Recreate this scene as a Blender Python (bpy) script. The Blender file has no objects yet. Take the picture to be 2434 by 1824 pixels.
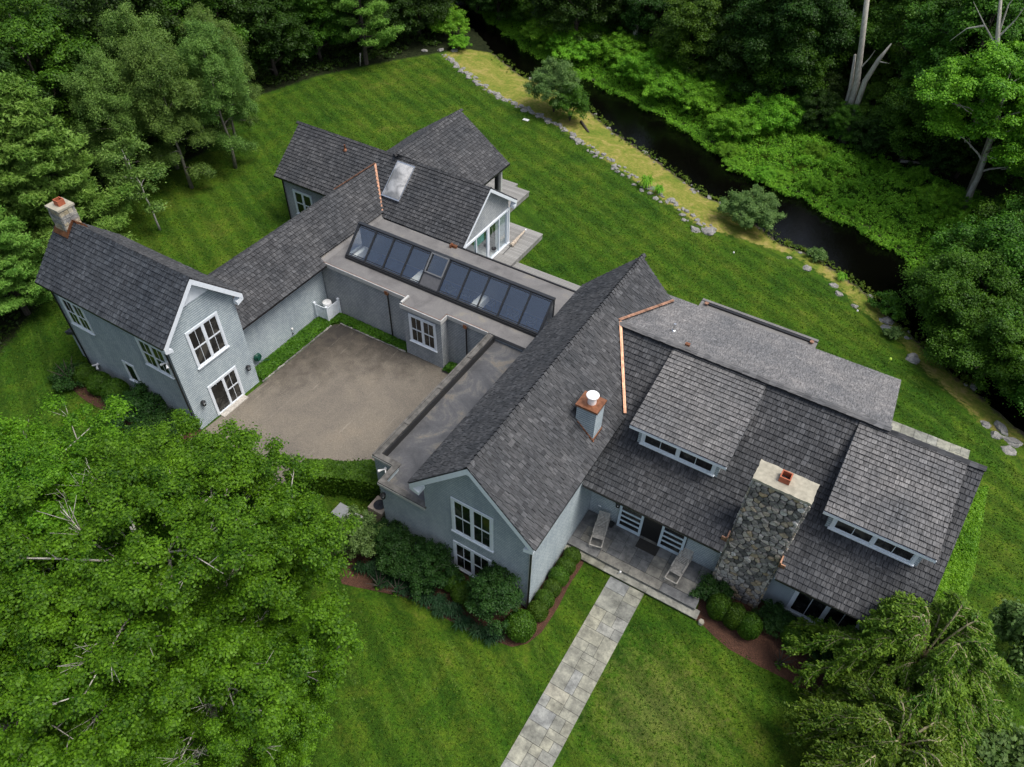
import bpy, math, random
import numpy as np
from mathutils import Vector, Matrix, noise

# ------------------------------------------------------------------ camera
SC = bpy.context.scene
COL = SC.collection
P_, Y_, R_ = 0.796185814, -0.525912082, 0.0284298274
CAM = Vector((27.7553, -18.5384, 31.0804))
fw = Vector((math.sin(Y_)*math.cos(P_), math.cos(Y_)*math.cos(P_), -math.sin(P_)))
rt = Vector((math.cos(Y_), -math.sin(Y_), 0)); up = rt.cross(fw)
rt2 = rt*math.cos(R_)+up*math.sin(R_); up2 = up*math.cos(R_)-rt*math.sin(R_)
cd = bpy.data.cameras.new('camera'); cam = bpy.data.objects.new('camera', cd); COL.objects.link(cam)
cam.matrix_world = Matrix(((rt2.x, up2.x, -fw.x, CAM.x), (rt2.y, up2.y, -fw.y, CAM.y), (rt2.z, up2.z, -fw.z, CAM.z), (0, 0, 0, 1)))
cd.sensor_width = 36; cd.sensor_fit = 'HORIZONTAL'; cd.lens = 1763.05/2434*36; cd.clip_end = 2000
SC.camera = cam
# ------------------------------------------------------------------ sky and sun
SUN_AZ, SUN_EL = math.radians(72), math.radians(64)      # azimuth from +Y towards +X
w = bpy.data.worlds.new("World"); SC.world = w; w.use_nodes = True
nt = w.node_tree; sky = nt.nodes.new('ShaderNodeTexSky'); sky.sky_type = 'NISHITA'; sky.sun_disc = False
sky.sun_elevation = SUN_EL; sky.sun_rotation = SUN_AZ; sky.air_density = 1.0; sky.dust_density = 4.0; sky.ozone_density = 1.0
bg = nt.nodes['Background']; bg.inputs[1].default_value = 0.14
hs = nt.nodes.new('ShaderNodeHueSaturation'); hs.inputs['Saturation'].default_value = .75   # thin overcast greys the blue
nt.links.new(sky.outputs[0], hs.inputs['Color']); nt.links.new(hs.outputs[0], bg.inputs[0])
sl = bpy.data.lights.new('sun', 'SUN'); sl.energy = 2.0; sl.angle = math.radians(28); sl.color = (1, .97, .92)
so = bpy.data.objects.new('sun', sl); COL.objects.link(so)
so.rotation_euler = Vector((-math.sin(SUN_AZ)*math.cos(SUN_EL), -math.cos(SUN_AZ)*math.cos(SUN_EL), -math.sin(SUN_EL))).to_track_quat('-Z', 'Y').to_euler()
vs = SC.view_settings; vs.view_transform = 'Standard'; vs.look = 'None'; vs.gamma = 1; vs.use_curve_mapping = False
vs.exposure = 0.36
SC.cycles.max_bounces = 6; SC.cycles.transparent_max_bounces = 8

rnd = random.Random(7)
# ------------------------------------------------------------------ materials
def mat(name, fn):
    m = bpy.data.materials.new(name); m.use_nodes = True
    t = m.node_tree; b = t.nodes['Principled BSDF']; fn(t, b, Nd(t)); return m
class Nd:
    def __init__(s, t): s.t = t
    def n(s, k, **kw):
        x = s.t.nodes.new('ShaderNode'+k)
        for a, v in kw.items():
            if a.startswith('i_'): x.inputs[a[2:].replace('_', ' ')].default_value = v
            else: setattr(x, a, v)
        return x
    def l(s, a, b): s.t.links.new(a, b)
    def co(s, scale=(1, 1, 1), kind='Object', rot=(0, 0, 0)):
        c = s.n('TexCoord'); m = s.n('Mapping'); m.inputs['Scale'].default_value = scale; m.inputs['Rotation'].default_value = rot
        s.l(c.outputs[kind], m.inputs[0]); return m.outputs[0]
    def noise(s, vec, scale, detail=4, rough=.55, dist=0):
        x = s.n('TexNoise'); x.inputs['Scale'].default_value = scale; x.inputs['Detail'].default_value = detail
        x.inputs['Roughness'].default_value = rough; x.inputs['Distortion'].default_value = dist
        if vec is not None: s.l(vec, x.inputs['Vector'])
        return x.outputs['Fac']
    def ramp(s, fac, stops):
        x = s.n('ValToRGB'); e = x.color_ramp.elements
        while len(e) < len(stops): e.new(.5)
        for el, (p, c) in zip(e, stops): el.position = p; el.color = tuple(c)+(1,)
        s.l(fac, x.inputs[0]); return x.outputs[0]
    def mix(s, fac, a, b, mode='MIX'):
        x = s.n('MixRGB', blend_type=mode)
        for i, v in ((0, fac), (1, a), (2, b)):
            if hasattr(v, 'links'): s.l(v, x.inputs[i])
            else: x.inputs[i].default_value = v if i == 0 else tuple(v)+(1,)
        return x.outputs[0]
    def math(s, op, a, b=0.):
        x = s.n('Math', operation=op)
        for i, v in ((0, a), (1, b)):
            if hasattr(v, 'links'): s.l(v, x.inputs[i])
            else: x.inputs[i].default_value = v
        return x.outputs[0]
    def bump(s, h, strength, dist, b):
        x = s.n('Bump'); x.inputs['Strength'].default_value = strength; x.inputs['Distance'].default_value = dist
        s.l(h, x.inputs['Height']); s.l(x.outputs[0], b.inputs['Normal'])
def plain(name, col, rough=.6, metal=0., var=.12, scale=6., spec=.5):
    def f(t, b, N):
        v = N.noise(N.co(), scale)
        c = N.ramp(v, [(.3, [x*(1-var) for x in col]), (.7, [min(1, x*(1+var)) for x in col])])
        N.l(c, b.inputs['Base Color']); b.inputs['Roughness'].default_value = rough; b.inputs['Metallic'].default_value = metal
        b.inputs['Specular IOR Level'].default_value = spec
    return mat(name, f)
def shingle(name, a, b_, seed=0., tint=(1, 1, 1)):
    def f(t, b, N):
        g = N.n('NewGeometry'); r = g.outputs['Random Per Island']
        c1 = N.ramp(r, [(0, [p*.8+q*.2 for p, q in zip(a, b_)]), (.35, [(p*.62+q*.38)*k for p, q, k in zip(a, b_, tint)]), (.75, [p*.45+q*.55 for p, q in zip(a, b_)]), (1, [p*.1+q*.9 for p, q in zip(a, b_)])])
        streak = N.noise(N.co((1, 1, 1), 'UV'), 1, 0)
        uv = N.co((17, 1.6, 1), 'UV'); s = N.noise(uv, 1, 3, .65)
        c2 = N.mix(1, c1, N.ramp(s, [(.3, (.45,)*3), (.7, (1.6,)*3)]), 'MULTIPLY')
        big = N.noise(N.co(), .45, 5, .6)
        c3 = N.mix(1, c2, N.ramp(big, [(.3, (.75, .77, .8)), (.7, (1.22, 1.18, 1.15))]), 'MULTIPLY')
        N.l(c3, b.inputs['Base Color']); b.inputs['Roughness'].default_value = .8; b.inputs['Specular IOR Level'].default_value = .25
        N.bump(s, .5, .01, b)
    return mat(name, f)
def siding(name, a, b_, course=.125, gap_shade=(.10, .12, .13)):
    def f(t, b, N):
        c = N.n('TexCoord'); sx = N.n('SeparateXYZ'); N.l(c.outputs['Object'], sx.inputs[0])
        cx = N.n('CombineXYZ'); N.l(N.math('ADD', sx.outputs[0], sx.outputs[1]), cx.inputs[0]); N.l(sx.outputs[2], cx.inputs[1])
        br = N.n('TexBrick'); br.offset = .37; br.inputs['Scale'].default_value = 1; br.inputs['Brick Width'].default_value = .16
        br.inputs['Row Height'].default_value = course; br.inputs['Mortar Size'].default_value = .004; br.inputs['Mortar Smooth'].default_value = .3
        br.inputs['Bias'].default_value = 0
        N.l(cx.outputs[0], br.inputs['Vector'])
        br.inputs['Color1'].default_value = tuple(a)+(1,); br.inputs['Color2'].default_value = tuple(b_)+(1,); br.inputs['Mortar'].default_value = tuple(gap_shade)+(1,)
        rowl = N.ramp(N.math('FRACT', N.math('ADD', N.math('DIVIDE', sx.outputs[2], course), 10)), [(.0, tuple(q/p for p, q in zip(a, gap_shade))), (.16, tuple(q/p for p, q in zip(a, gap_shade))), (.24, (1, 1, 1)), (1, (1.04, 1.04, 1.04))])  # dark foot of each course: the gap shadow is put into the colour
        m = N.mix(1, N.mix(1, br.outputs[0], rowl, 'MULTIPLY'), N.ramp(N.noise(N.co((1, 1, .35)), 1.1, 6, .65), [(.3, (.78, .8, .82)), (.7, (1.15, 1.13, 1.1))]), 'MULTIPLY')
        N.l(m, b.inputs['Base Color']); b.inputs['Roughness'].default_value = .75
        saw = N.math('SUBTRACT', 1, N.math('FRACT', N.math('DIVIDE', sx.outputs[2], course)))
        N.bump(saw, 1.0, .03, b)
    return mat(name, f)
def foliage(name, dark, light, spec=.35, trans=.25, clump=.5, hue=.02):
    def f(t, b, N):
        g = N.n('NewGeometry'); oi = N.n('ObjectInfo')
        r = N.math('POWER', g.outputs['Random Per Island'], 1.3)
        nz = N.noise(N.co(), clump, 3, .6)
        k = N.math('ADD', N.math('MULTIPLY', r, .55), N.math('MULTIPLY', N.math('SUBTRACT', nz, .35), 1.1))
        c = N.ramp(k, [(0, dark), (1, light)])
        hs = N.n('HueSaturation'); N.l(c, hs.inputs['Color'])
        N.l(N.math('ADD', .5-hue*.85, N.math('MULTIPLY', oi.outputs['Random'], hue)), hs.inputs['Hue'])
        N.l(N.math('ADD', .85, N.math('MULTIPLY', oi.outputs['Random'], .3)), hs.inputs['Value'])
        N.l(hs.outputs[0], b.inputs['Base Color']); b.inputs['Roughness'].default_value = .5; b.inputs['Specular IOR Level'].default_value = spec*.6
        tr = N.n('BsdfTranslucent'); tc = N.mix(1, hs.outputs[0], (1.3, 1.5, .5), 'MULTIPLY'); N.l(tc, tr.inputs[0])
        mx = N.n('MixShader'); mx.inputs[0].default_value = trans
        N.l(b.outputs[0], mx.inputs[1]); N.l(tr.outputs[0], mx.inputs[2]); N.l(mx.outputs[0], t.nodes['Material Output'].inputs[0])
    return mat(name, f)
def bark(name, a, b_, scale=3):
    def f(t, b, N):
        n1 = N.noise(N.co((1, 1, .25)), scale*3, 6, .7)
        N.l(N.ramp(n1, [(.3, a), (.65, b_)]), b.inputs['Base Color']); b.inputs['Roughness'].default_value = .9
        N.bump(n1, .6, .02, b)
    return mat(name, f)
def stone(name, stops, rough=.85, scale=7):
    def f(t, b, N):
        g = N.n('NewGeometry')
        c = N.ramp(g.outputs['Random Per Island'], stops)
        n1 = N.noise(N.co((1, 1, 2.2), rot=(.4, .2, 0)), scale, 7, .72)
        c = N.mix(1, c, N.ramp(n1, [(.28, (.35,)*3), (.5, (.95,)*3), (.72, (1.7, 1.68, 1.62))]), 'MULTIPLY')
        N.l(c, b.inputs['Base Color']); b.inputs['Roughness'].default_value = rough
        N.bump(n1, .7, .03, b)
    return mat(name, f)

M = {}
M['roof'] = shingle('weathered_shingle', (.030, .032, .035), (.096, .099, .103))
M['roof_blue'] = shingle('dark_slate_shingle', (.027, .031, .037), (.074, .084, .096))
M['roof_light'] = shingle('pale_slate_shingle', (.090, .091, .092), (.185, .184, .182))
M['roof_rear'] = shingle('asphalt_shingle', (.115, .117, .120), (.205, .202, .199))
M['butt'] = plain('shadowed_shingle_edge', (.010, .010, .011), .95, spec=.1)  # dark butt ends, with the shadow line of each course put into the colour
M['under'] = plain('roof_underlay', (.03, .03, .032), .9)
M['siding'] = siding('painted_shingle_siding', (.335, .395, .425), (.41, .47, .495), gap_shade=(.13, .16, .18))
M['siding_warm'] = siding('grey_shingle_siding', (.31, .33, .345), (.385, .405, .415), gap_shade=(.12, .135, .145))
M['white'] = plain('white_paint', (.76, .81, .86), .5, var=.05)
M['trimgrey'] = plain('pale_grey_trim', (.50, .50, .48), .6, var=.12)
M['black'] = plain('black_metal', (.015, .015, .016), .4, var=.2)
M['bronze'] = plain('dark_bronze_frame', (.035, .037, .04), .35, .3)
def _pane(t, b, N):
    n = N.noise(N.co(), .9, 3, .6, 1.2); N.l(N.ramp(n, [(.40, (.004, .005, .006)), (.55, (.016, .018, .019)), (.66, (.060, .058, .050))]), b.inputs['Base Color'])
    b.inputs['Roughness'].default_value = .05; b.inputs['Specular IOR Level'].default_value = .6
M['glassdark'] = mat('dark_window_glass', _pane)
def _membrane(t, b, N):
    a = N.noise(N.co(), .7, 8, .65, .6); b1 = N.noise(N.co(), 14, 5, .7)
    c = N.ramp(a, [(.28, (.105, .10, .098)), (.5, (.165, .16, .155)), (.6, (.185, .178, .17)), (.66, (.22, .205, .17)), (.72, (.19, .185, .178))])
    c = N.mix(1, c, N.ramp(b1, [(.3, (.86,)*3), (.7, (1.12,)*3)]), 'MULTIPLY')
    N.l(c, b.inputs['Base Color']); b.inputs['Roughness'].default_value = .7; N.bump(b1, .15, .01, b)
M['membrane'] = mat('flat_roof_membrane', _membrane)
def _memdark(t, b, N):
    a = N.noise(N.co(), .55, 8, .7, 1.2); b1 = N.noise(N.co(), 16, 5, .7)
    c = N.ramp(a, [(.3, (.05, .052, .055)), (.5, (.085, .086, .09)), (.58, (.13, .125, .115)), (.63, (.16, .14, .11)), (.7, (.10, .10, .10))])
    c = N.mix(1, c, N.ramp(b1, [(.3, (.8,)*3), (.7, (1.2,)*3)]), 'MULTIPLY')
    N.l(c, b.inputs['Base Color']); b.inputs['Roughness'].default_value = .55; N.bump(b1, .15, .01, b)
M['memdark'] = mat('dark_roof_membrane', _memdark)
M['capwood'] = plain('weathered_parapet_board', (.11, .105, .095), .8, var=.5, scale=3)
M['copper'] = plain('copper', (.42, .24, .16), .55, .85, .4, 4)
M['copperdull'] = plain('aged_copper', (.34, .15, .08), .45, .8, .35, 6)
M['terracotta'] = plain('terracotta', (.36, .10, .045), .75, var=.2)
M['mortarcap'] = plain('mortar_cap', (.36, .335, .26), .9, var=.22, scale=5)
M['mortar'] = plain('dark_mortar', (.035, .033, .03), .95)
M['mortarlight'] = plain('pale_mortar', (.30, .28, .24), .95)
M['fieldstone'] = stone('fieldstone', [(0, (.09, .088, .085)), (.2, (.18, .172, .16)), (.45, (.30, .28, .25)), (.68, (.40, .385, .36)), (.85, (.36, .28, .17)), (1, (.58, .57, .55))], scale=9)
M['ashlar'] = stone('ashlar_stone', [(0, (.20, .20, .20)), (.4, (.32, .31, .28)), (.7, (.42, .39, .31)), (1, (.36, .30, .19))], scale=4)
M['boulder'] = stone('boulder_stone', [(0, (.13, .13, .12)), (.5, (.22, .215, .20)), (1, (.33, .32, .29))], scale=3)
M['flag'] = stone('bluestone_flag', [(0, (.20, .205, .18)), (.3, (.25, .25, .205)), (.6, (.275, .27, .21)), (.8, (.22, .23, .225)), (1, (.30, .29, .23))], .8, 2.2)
M['flagdark'] = stone('dark_bluestone', [(0, (.12, .125, .13)), (.5, (.17, .172, .17)), (1, (.22, .21, .18))], .75, 2.0)  # darker, greyer bluestone for the porch paving
M['stainless'] = plain('stainless_steel', (.75, .75, .74), .25, .9)
M['capwhite'] = plain('white_cap', (.85, .85, .84), .35)
M['wood'] = plain('grey_teak', (.46, .43, .38), .8, var=.3, scale=9)
M['plastic_green'] = plain('green_plastic', (.01, .075, .05), .45)
M['bluecloth'] = plain('navy_cover', (.045, .125, .36), .8, var=.25, scale=2)
M['cream'] = plain('cream_plaster', (.85, .83, .74), .8)
M['interior'] = plain('grey_plaster', (.74, .75, .73), .9)
M['chairpad'] = plain('pale_cushion', (.80, .78, .72), .8)
M['chairwood'] = plain('dark_chair_frame', (.05, .05, .06), .5)
M['canvas'] = plain('beige_canvas', (.45, .38, .30), .9, var=.25)
M['curtain'] = plain('white_curtain', (.62, .66, .66), .7)
M['aqua'] = plain('aqua_blind', (.22, .50, .48), .7)
M['yellow'] = plain('lime_marker', (.40, .60, .06), .5)
M['mulch'] = None
def _deck(t, b, N):
    c = N.n('TexCoord'); sx = N.n('SeparateXYZ'); N.l(c.outputs['Object'], sx.inputs[0])
    q = N.math('DIVIDE', sx.outputs[1], .14); fr = N.math('FRACT', q); fl = N.math('FLOOR', q)
    wn = N.n('TexWhiteNoise', noise_dimensions='1D'); N.l(fl, wn.inputs['W'])
    gap = N.math('LESS_THAN', fr, .1)
    n1 = N.noise(N.co((1.2, 12, 1)), 1.5, 5, .6)
    col = N.mix(n1, (.20, .195, .18), (.36, .355, .34))
    col = N.mix(1, col, N.ramp(wn.outputs[0], [(0, (.8,)*3), (1, (1.15,)*3)]), 'MULTIPLY')
    col = N.mix(gap, col, (.04, .04, .035)); N.l(col, b.inputs['Base Color']); b.inputs['Roughness'].default_value = .8
M['deck'] = mat('weathered_deck_boards', _deck)
def _mulch(t, b, N):
    n1 = N.noise(N.co(), 22, 6, .75); n2 = N.noise(N.co(), 1.2, 4)
    c = N.ramp(n1, [(.3, (.022, .012, .008)), (.5, (.085, .036, .020)), (.68, (.16, .078, .045)), (.76, (.34, .24, .17))])
    c = N.mix(1, c, N.ramp(n2, [(.3, (.7,)*3), (.7, (1.15,)*3)]), 'MULTIPLY')
    N.l(c, b.inputs['Base Color']); b.inputs['Roughness'].default_value = .95; N.bump(n1, 1, .04, b)
M['mulch'] = mat('bark_mulch', _mulch)
def _asphalt(t, b, N):
    v = N.co(); big = N.noise(v, .22, 6, .6, .8); mid = N.noise(v, 1.3, 5, .6, .5); fine = N.noise(v, 26, 5, .85); gr = N.noise(v, 12, 6, .8)
    c = N.ramp(N.math('ADD', N.math('MULTIPLY', big, .75), N.math('MULTIPLY', mid, .25)), [(.30, (.125, .111, .093)), (.46, (.160, .141, .115)), (.56, (.180, .158, .126)), (.7, (.205, .176, .136))])
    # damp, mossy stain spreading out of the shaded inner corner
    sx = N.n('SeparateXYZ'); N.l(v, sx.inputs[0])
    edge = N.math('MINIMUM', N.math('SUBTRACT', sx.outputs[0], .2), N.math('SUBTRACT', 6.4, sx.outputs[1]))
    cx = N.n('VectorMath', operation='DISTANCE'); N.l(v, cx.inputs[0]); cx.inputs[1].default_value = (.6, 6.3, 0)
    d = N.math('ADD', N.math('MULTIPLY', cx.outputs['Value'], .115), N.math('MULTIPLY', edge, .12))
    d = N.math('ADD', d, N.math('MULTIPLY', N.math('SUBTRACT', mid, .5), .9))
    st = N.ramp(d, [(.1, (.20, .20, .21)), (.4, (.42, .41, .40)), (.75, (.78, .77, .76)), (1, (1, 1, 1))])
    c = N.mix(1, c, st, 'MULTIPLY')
    c = N.mix(1, c, N.ramp(fine, [(.3, (.45,)*3), (.5, (1,)*3), (.7, (1.75, 1.7, 1.6))]), 'MULTIPLY')
    c = N.mix(1, c, N.ramp(gr, [(.3, (.85,)*3), (.7, (1.15,)*3)]), 'MULTIPLY')
    # two pale tyre scuffs
    sc = N.noise(N.co((2.2, .16, 1), rot=(0, 0, -.12)), 1.6, 5, .7)
    c = N.mix(N.ramp(sc, [(.6, (0,)*3), (.7, (.4,)*3)]), c, (.36, .32, .26))
    N.l(c, b.inputs['Base Color']); b.inputs['Roughness'].default_value = .9; N.bump(fine, .6, .02, b)
M['asphalt'] = mat('chip_seal_asphalt', _asphalt)
def _ground(t, b, N):
    v = N.co(); at = N.n('VertexColor', layer_name='zone'); sp = N.n('SeparateColor'); N.l(at.outputs[0], sp.inputs[0])
    n0 = N.noise(v, .09, 4, .6, .5); n1 = N.noise(v, .45, 6, .65, .8); n2 = N.noise(v, 3.2, 5, .7); n3 = N.noise(v, 7, 5, .8); n4 = N.noise(v, 17, 4, .8)
    k = N.math('ADD', N.math('MULTIPLY', n0, .3), N.math('ADD', N.math('MULTIPLY', n1, .42), N.math('MULTIPLY', n2, .28)))
    g = N.ramp(k, [(.28, (.011, .038, .0025)), (.40, (.020, .062, .004)), (.49, (.037, .088, .005)), (.57, (.066, .112, .008)), (.66, (.125, .135, .026))])
    pd = N.n('VectorMath', operation='DISTANCE'); N.l(v, pd.inputs[0]); pd.inputs[1].default_value = (27.3, -5.2, 0)     # thin, olive worn turf in the front lawn
    g = N.mix(N.ramp(N.math('ADD', N.math('MULTIPLY', pd.outputs['Value'], .22), N.math('MULTIPLY', N.math('SUBTRACT', .5, n2), 2.2)), [(.1, (.7,)*3), (.7, (0,)*3)]), g, (.105, .125, .030))
    # mowing stripes
    uu = N.n('VectorMath', operation='DOT_PRODUCT'); N.l(v, uu.inputs[0]); uu.inputs[1].default_value = (.906, -.423, 0)
    vv = N.n('VectorMath', operation='DOT_PRODUCT'); N.l(v, vv.inputs[0]); vv.inputs[1].default_value = (.423, .906, 0)
    cu = N.n('CombineXYZ'); N.l(N.math('MULTIPLY', uu.outputs['Value'], .16), cu.inputs[0]); N.l(vv.outputs['Value'], cu.inputs[1])
    w1 = N.n('TexWave', wave_type='BANDS', bands_direction='Y'); N.l(cu.outputs[0], w1.inputs[0])
    w1.inputs['Scale'].default_value = .22; w1.inputs['Distortion'].default_value = 3.5; w1.inputs['Detail'].default_value = 3; w1.inputs['Detail Scale'].default_value = .8
    g = N.mix(1, g, N.ramp(w1.outputs[1], [(.2, (.82, .83, .85)), (.8, (1.14, 1.14, 1.08))]), 'MULTIPLY')
    st = N.noise(cu.outputs[0], 2.6, 5, .7)
    g = N.mix(N.ramp(st, [(.54, (0,)*3), (.68, (.6,)*3)]), g, (.085, .150, .018))
    g = N.mix(1, g, N.ramp(n3, [(.3, (.5,)*3), (.5, (1,)*3), (.7, (1.55, 1.5, 1.4))]), 'MULTIPLY')
    g = N.mix(1, g, N.ramp(n4, [(.3, (.5,)*3), (.7, (1.55,)*3)]), 'MULTIPLY')
    dry = N.ramp(N.math('ADD', N.math('MULTIPLY', n1, .6), N.math('MULTIPLY', n2, .4)), [(.36, (.10, .17, .018)), (.48, (.19, .215, .035)), (.56, (.30, .26, .07)), (.68, (.36, .29, .13))])
    dry = N.mix(1, dry, N.ramp(n3, [(.3, (.7,)*3), (.7, (1.3,)*3)]), 'MULTIPLY')
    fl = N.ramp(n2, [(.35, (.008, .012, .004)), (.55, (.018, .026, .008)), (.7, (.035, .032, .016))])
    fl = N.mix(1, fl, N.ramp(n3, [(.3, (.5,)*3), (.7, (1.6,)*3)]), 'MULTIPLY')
    mud = N.ramp(n3, [(.35, (.03, .025, .018)), (.6, (.10, .085, .06)), (.72, (.22, .20, .16))])
    jit = N.math('MULTIPLY', N.math('SUBTRACT', n2, .5), .9)
    def th(o): return N.ramp(N.math('ADD', o, N.math('MULTIPLY', jit, N.math('MULTIPLY', N.math('MULTIPLY', o, N.math('SUBTRACT', 1, o)), 4))), [(.38, (0,)*3), (.62, (1,)*3)])
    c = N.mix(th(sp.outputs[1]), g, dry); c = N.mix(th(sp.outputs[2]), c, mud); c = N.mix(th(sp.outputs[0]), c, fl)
    N.l(c, b.inputs['Base Color']); b.inputs['Roughness'].default_value = .95; b.inputs['Specular IOR Level'].default_value = .15
    N.bump(N.math('ADD', n3, n4), .8, .05, b)
M['ground'] = mat('ground_cover', _ground)
def _water(t, b, N):
    b.inputs['Base Color'].default_value = (.0015, .0015, .001, 1); b.inputs['Roughness'].default_value = .02; b.inputs['Specular IOR Level'].default_value = .2
    n = N.noise(N.co(), 6, 4, .6, 1.5); N.bump(n, .3, .025, b)
M['water'] = mat('dark_creek_water', _water)
def _glass(t, b, N):
    tr = N.n('BsdfTransparent'); tr.inputs[0].default_value = (.95, .97, .98, 1)
    gl = N.n('BsdfGlossy'); gl.inputs['Roughness'].default_value = .03; gl.inputs[0].default_value = (.9, .95, 1, 1)
    lw = N.n('LayerWeight'); f_ = N.math('ADD', .15, N.math('MULTIPLY', N.math('POWER', lw.outputs['Facing'], 3), .5))
    mx = N.n('MixShader'); N.l(f_, mx.inputs[0]); N.l(tr.outputs[0], mx.inputs[1]); N.l(gl.outputs[0], mx.inputs[2])
    N.l(mx.outputs[0], t.nodes['Material Output'].inputs[0])
M['glass'] = mat('tinted_skylight_glass', _glass)
def _dome(t, b, N):
    b.inputs['Base Color'].default_value = (.42, .42, .40, 1); b.inputs['Roughness'].default_value = .12; b.inputs['Metallic'].default_value = .35
    n = N.noise(N.co(), 1.2, 3, .5, 1); N.l(N.ramp(n, [(.4, (.28, .28, .27)), (.62, (.62, .61, .58))]), b.inputs['Base Color'])
M['dome'] = mat('milky_acrylic', _dome)
# foliage
M['maple'] = foliage('maple_leaves', (.014, .072, .002), (.185, .400, .018), clump=.9, trans=.34, hue=.008)
M['birchleaf'] = foliage('birch_leaves', (.032, .100, .012), (.215, .355, .075), clump=.5)
M['oak'] = foliage('woodland_leaves', (.013, .060, .004), (.105, .255, .018), clump=.6, hue=.03)
M['oakdark'] = foliage('deep_woodland_leaves', (.008, .032, .003), (.048, .125, .014), clump=.6, hue=.03)
M['bright'] = foliage('bright_leaves', (.035, .140, .005), (.220, .460, .025), clump=.4)  # bright green leaf colour of its own
M['pineleaf'] = foliage('pine_needles', (.065, .200, .025), (.300, .520, .100), spec=.3, clump=.5)
M['weep'] = foliage('weeping_leaves', (.026, .095, .005), (.215, .340, .035), clump=.7)
M['holly'] = foliage('holly_leaves', (.008, .036, .007), (.042, .110, .018), spec=.3, trans=.12, clump=1.5)
M['boxleaf'] = foliage('boxwood_leaves', (.018, .062, .004), (.085, .180, .014), trans=.15, clump=2)
M['ivy'] = foliage('ivy_leaves', (.016, .070, .004), (.105, .250, .018), trans=.2, clump=1)
M['under_g'] = foliage('bank_weeds', (.045, .180, .006), (.27, .56, .04), clump=.35)
M['silver'] = foliage('silvery_leaves', (.040, .110, .020), (.21, .34, .10), clump=.9)
M['liri'] = foliage('grassy_leaves', (.008, .035, .012), (.040, .105, .040), clump=1.5)
M['bark'] = bark('grey_bark', (.08, .07, .055), (.24, .22, .18))
M['barkpale'] = bark('pale_bark', (.22, .20, .16), (.50, .48, .42))
M['barkdark'] = bark('dark_bark', (.025, .02, .016), (.085, .07, .055))
M['barkwhite'] = bark('birch_bark', (.18, .17, .15), (.62, .60, .55))
M['barktan'] = bark('tan_twig', (.20, .17, .09), (.42, .37, .22))

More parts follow.
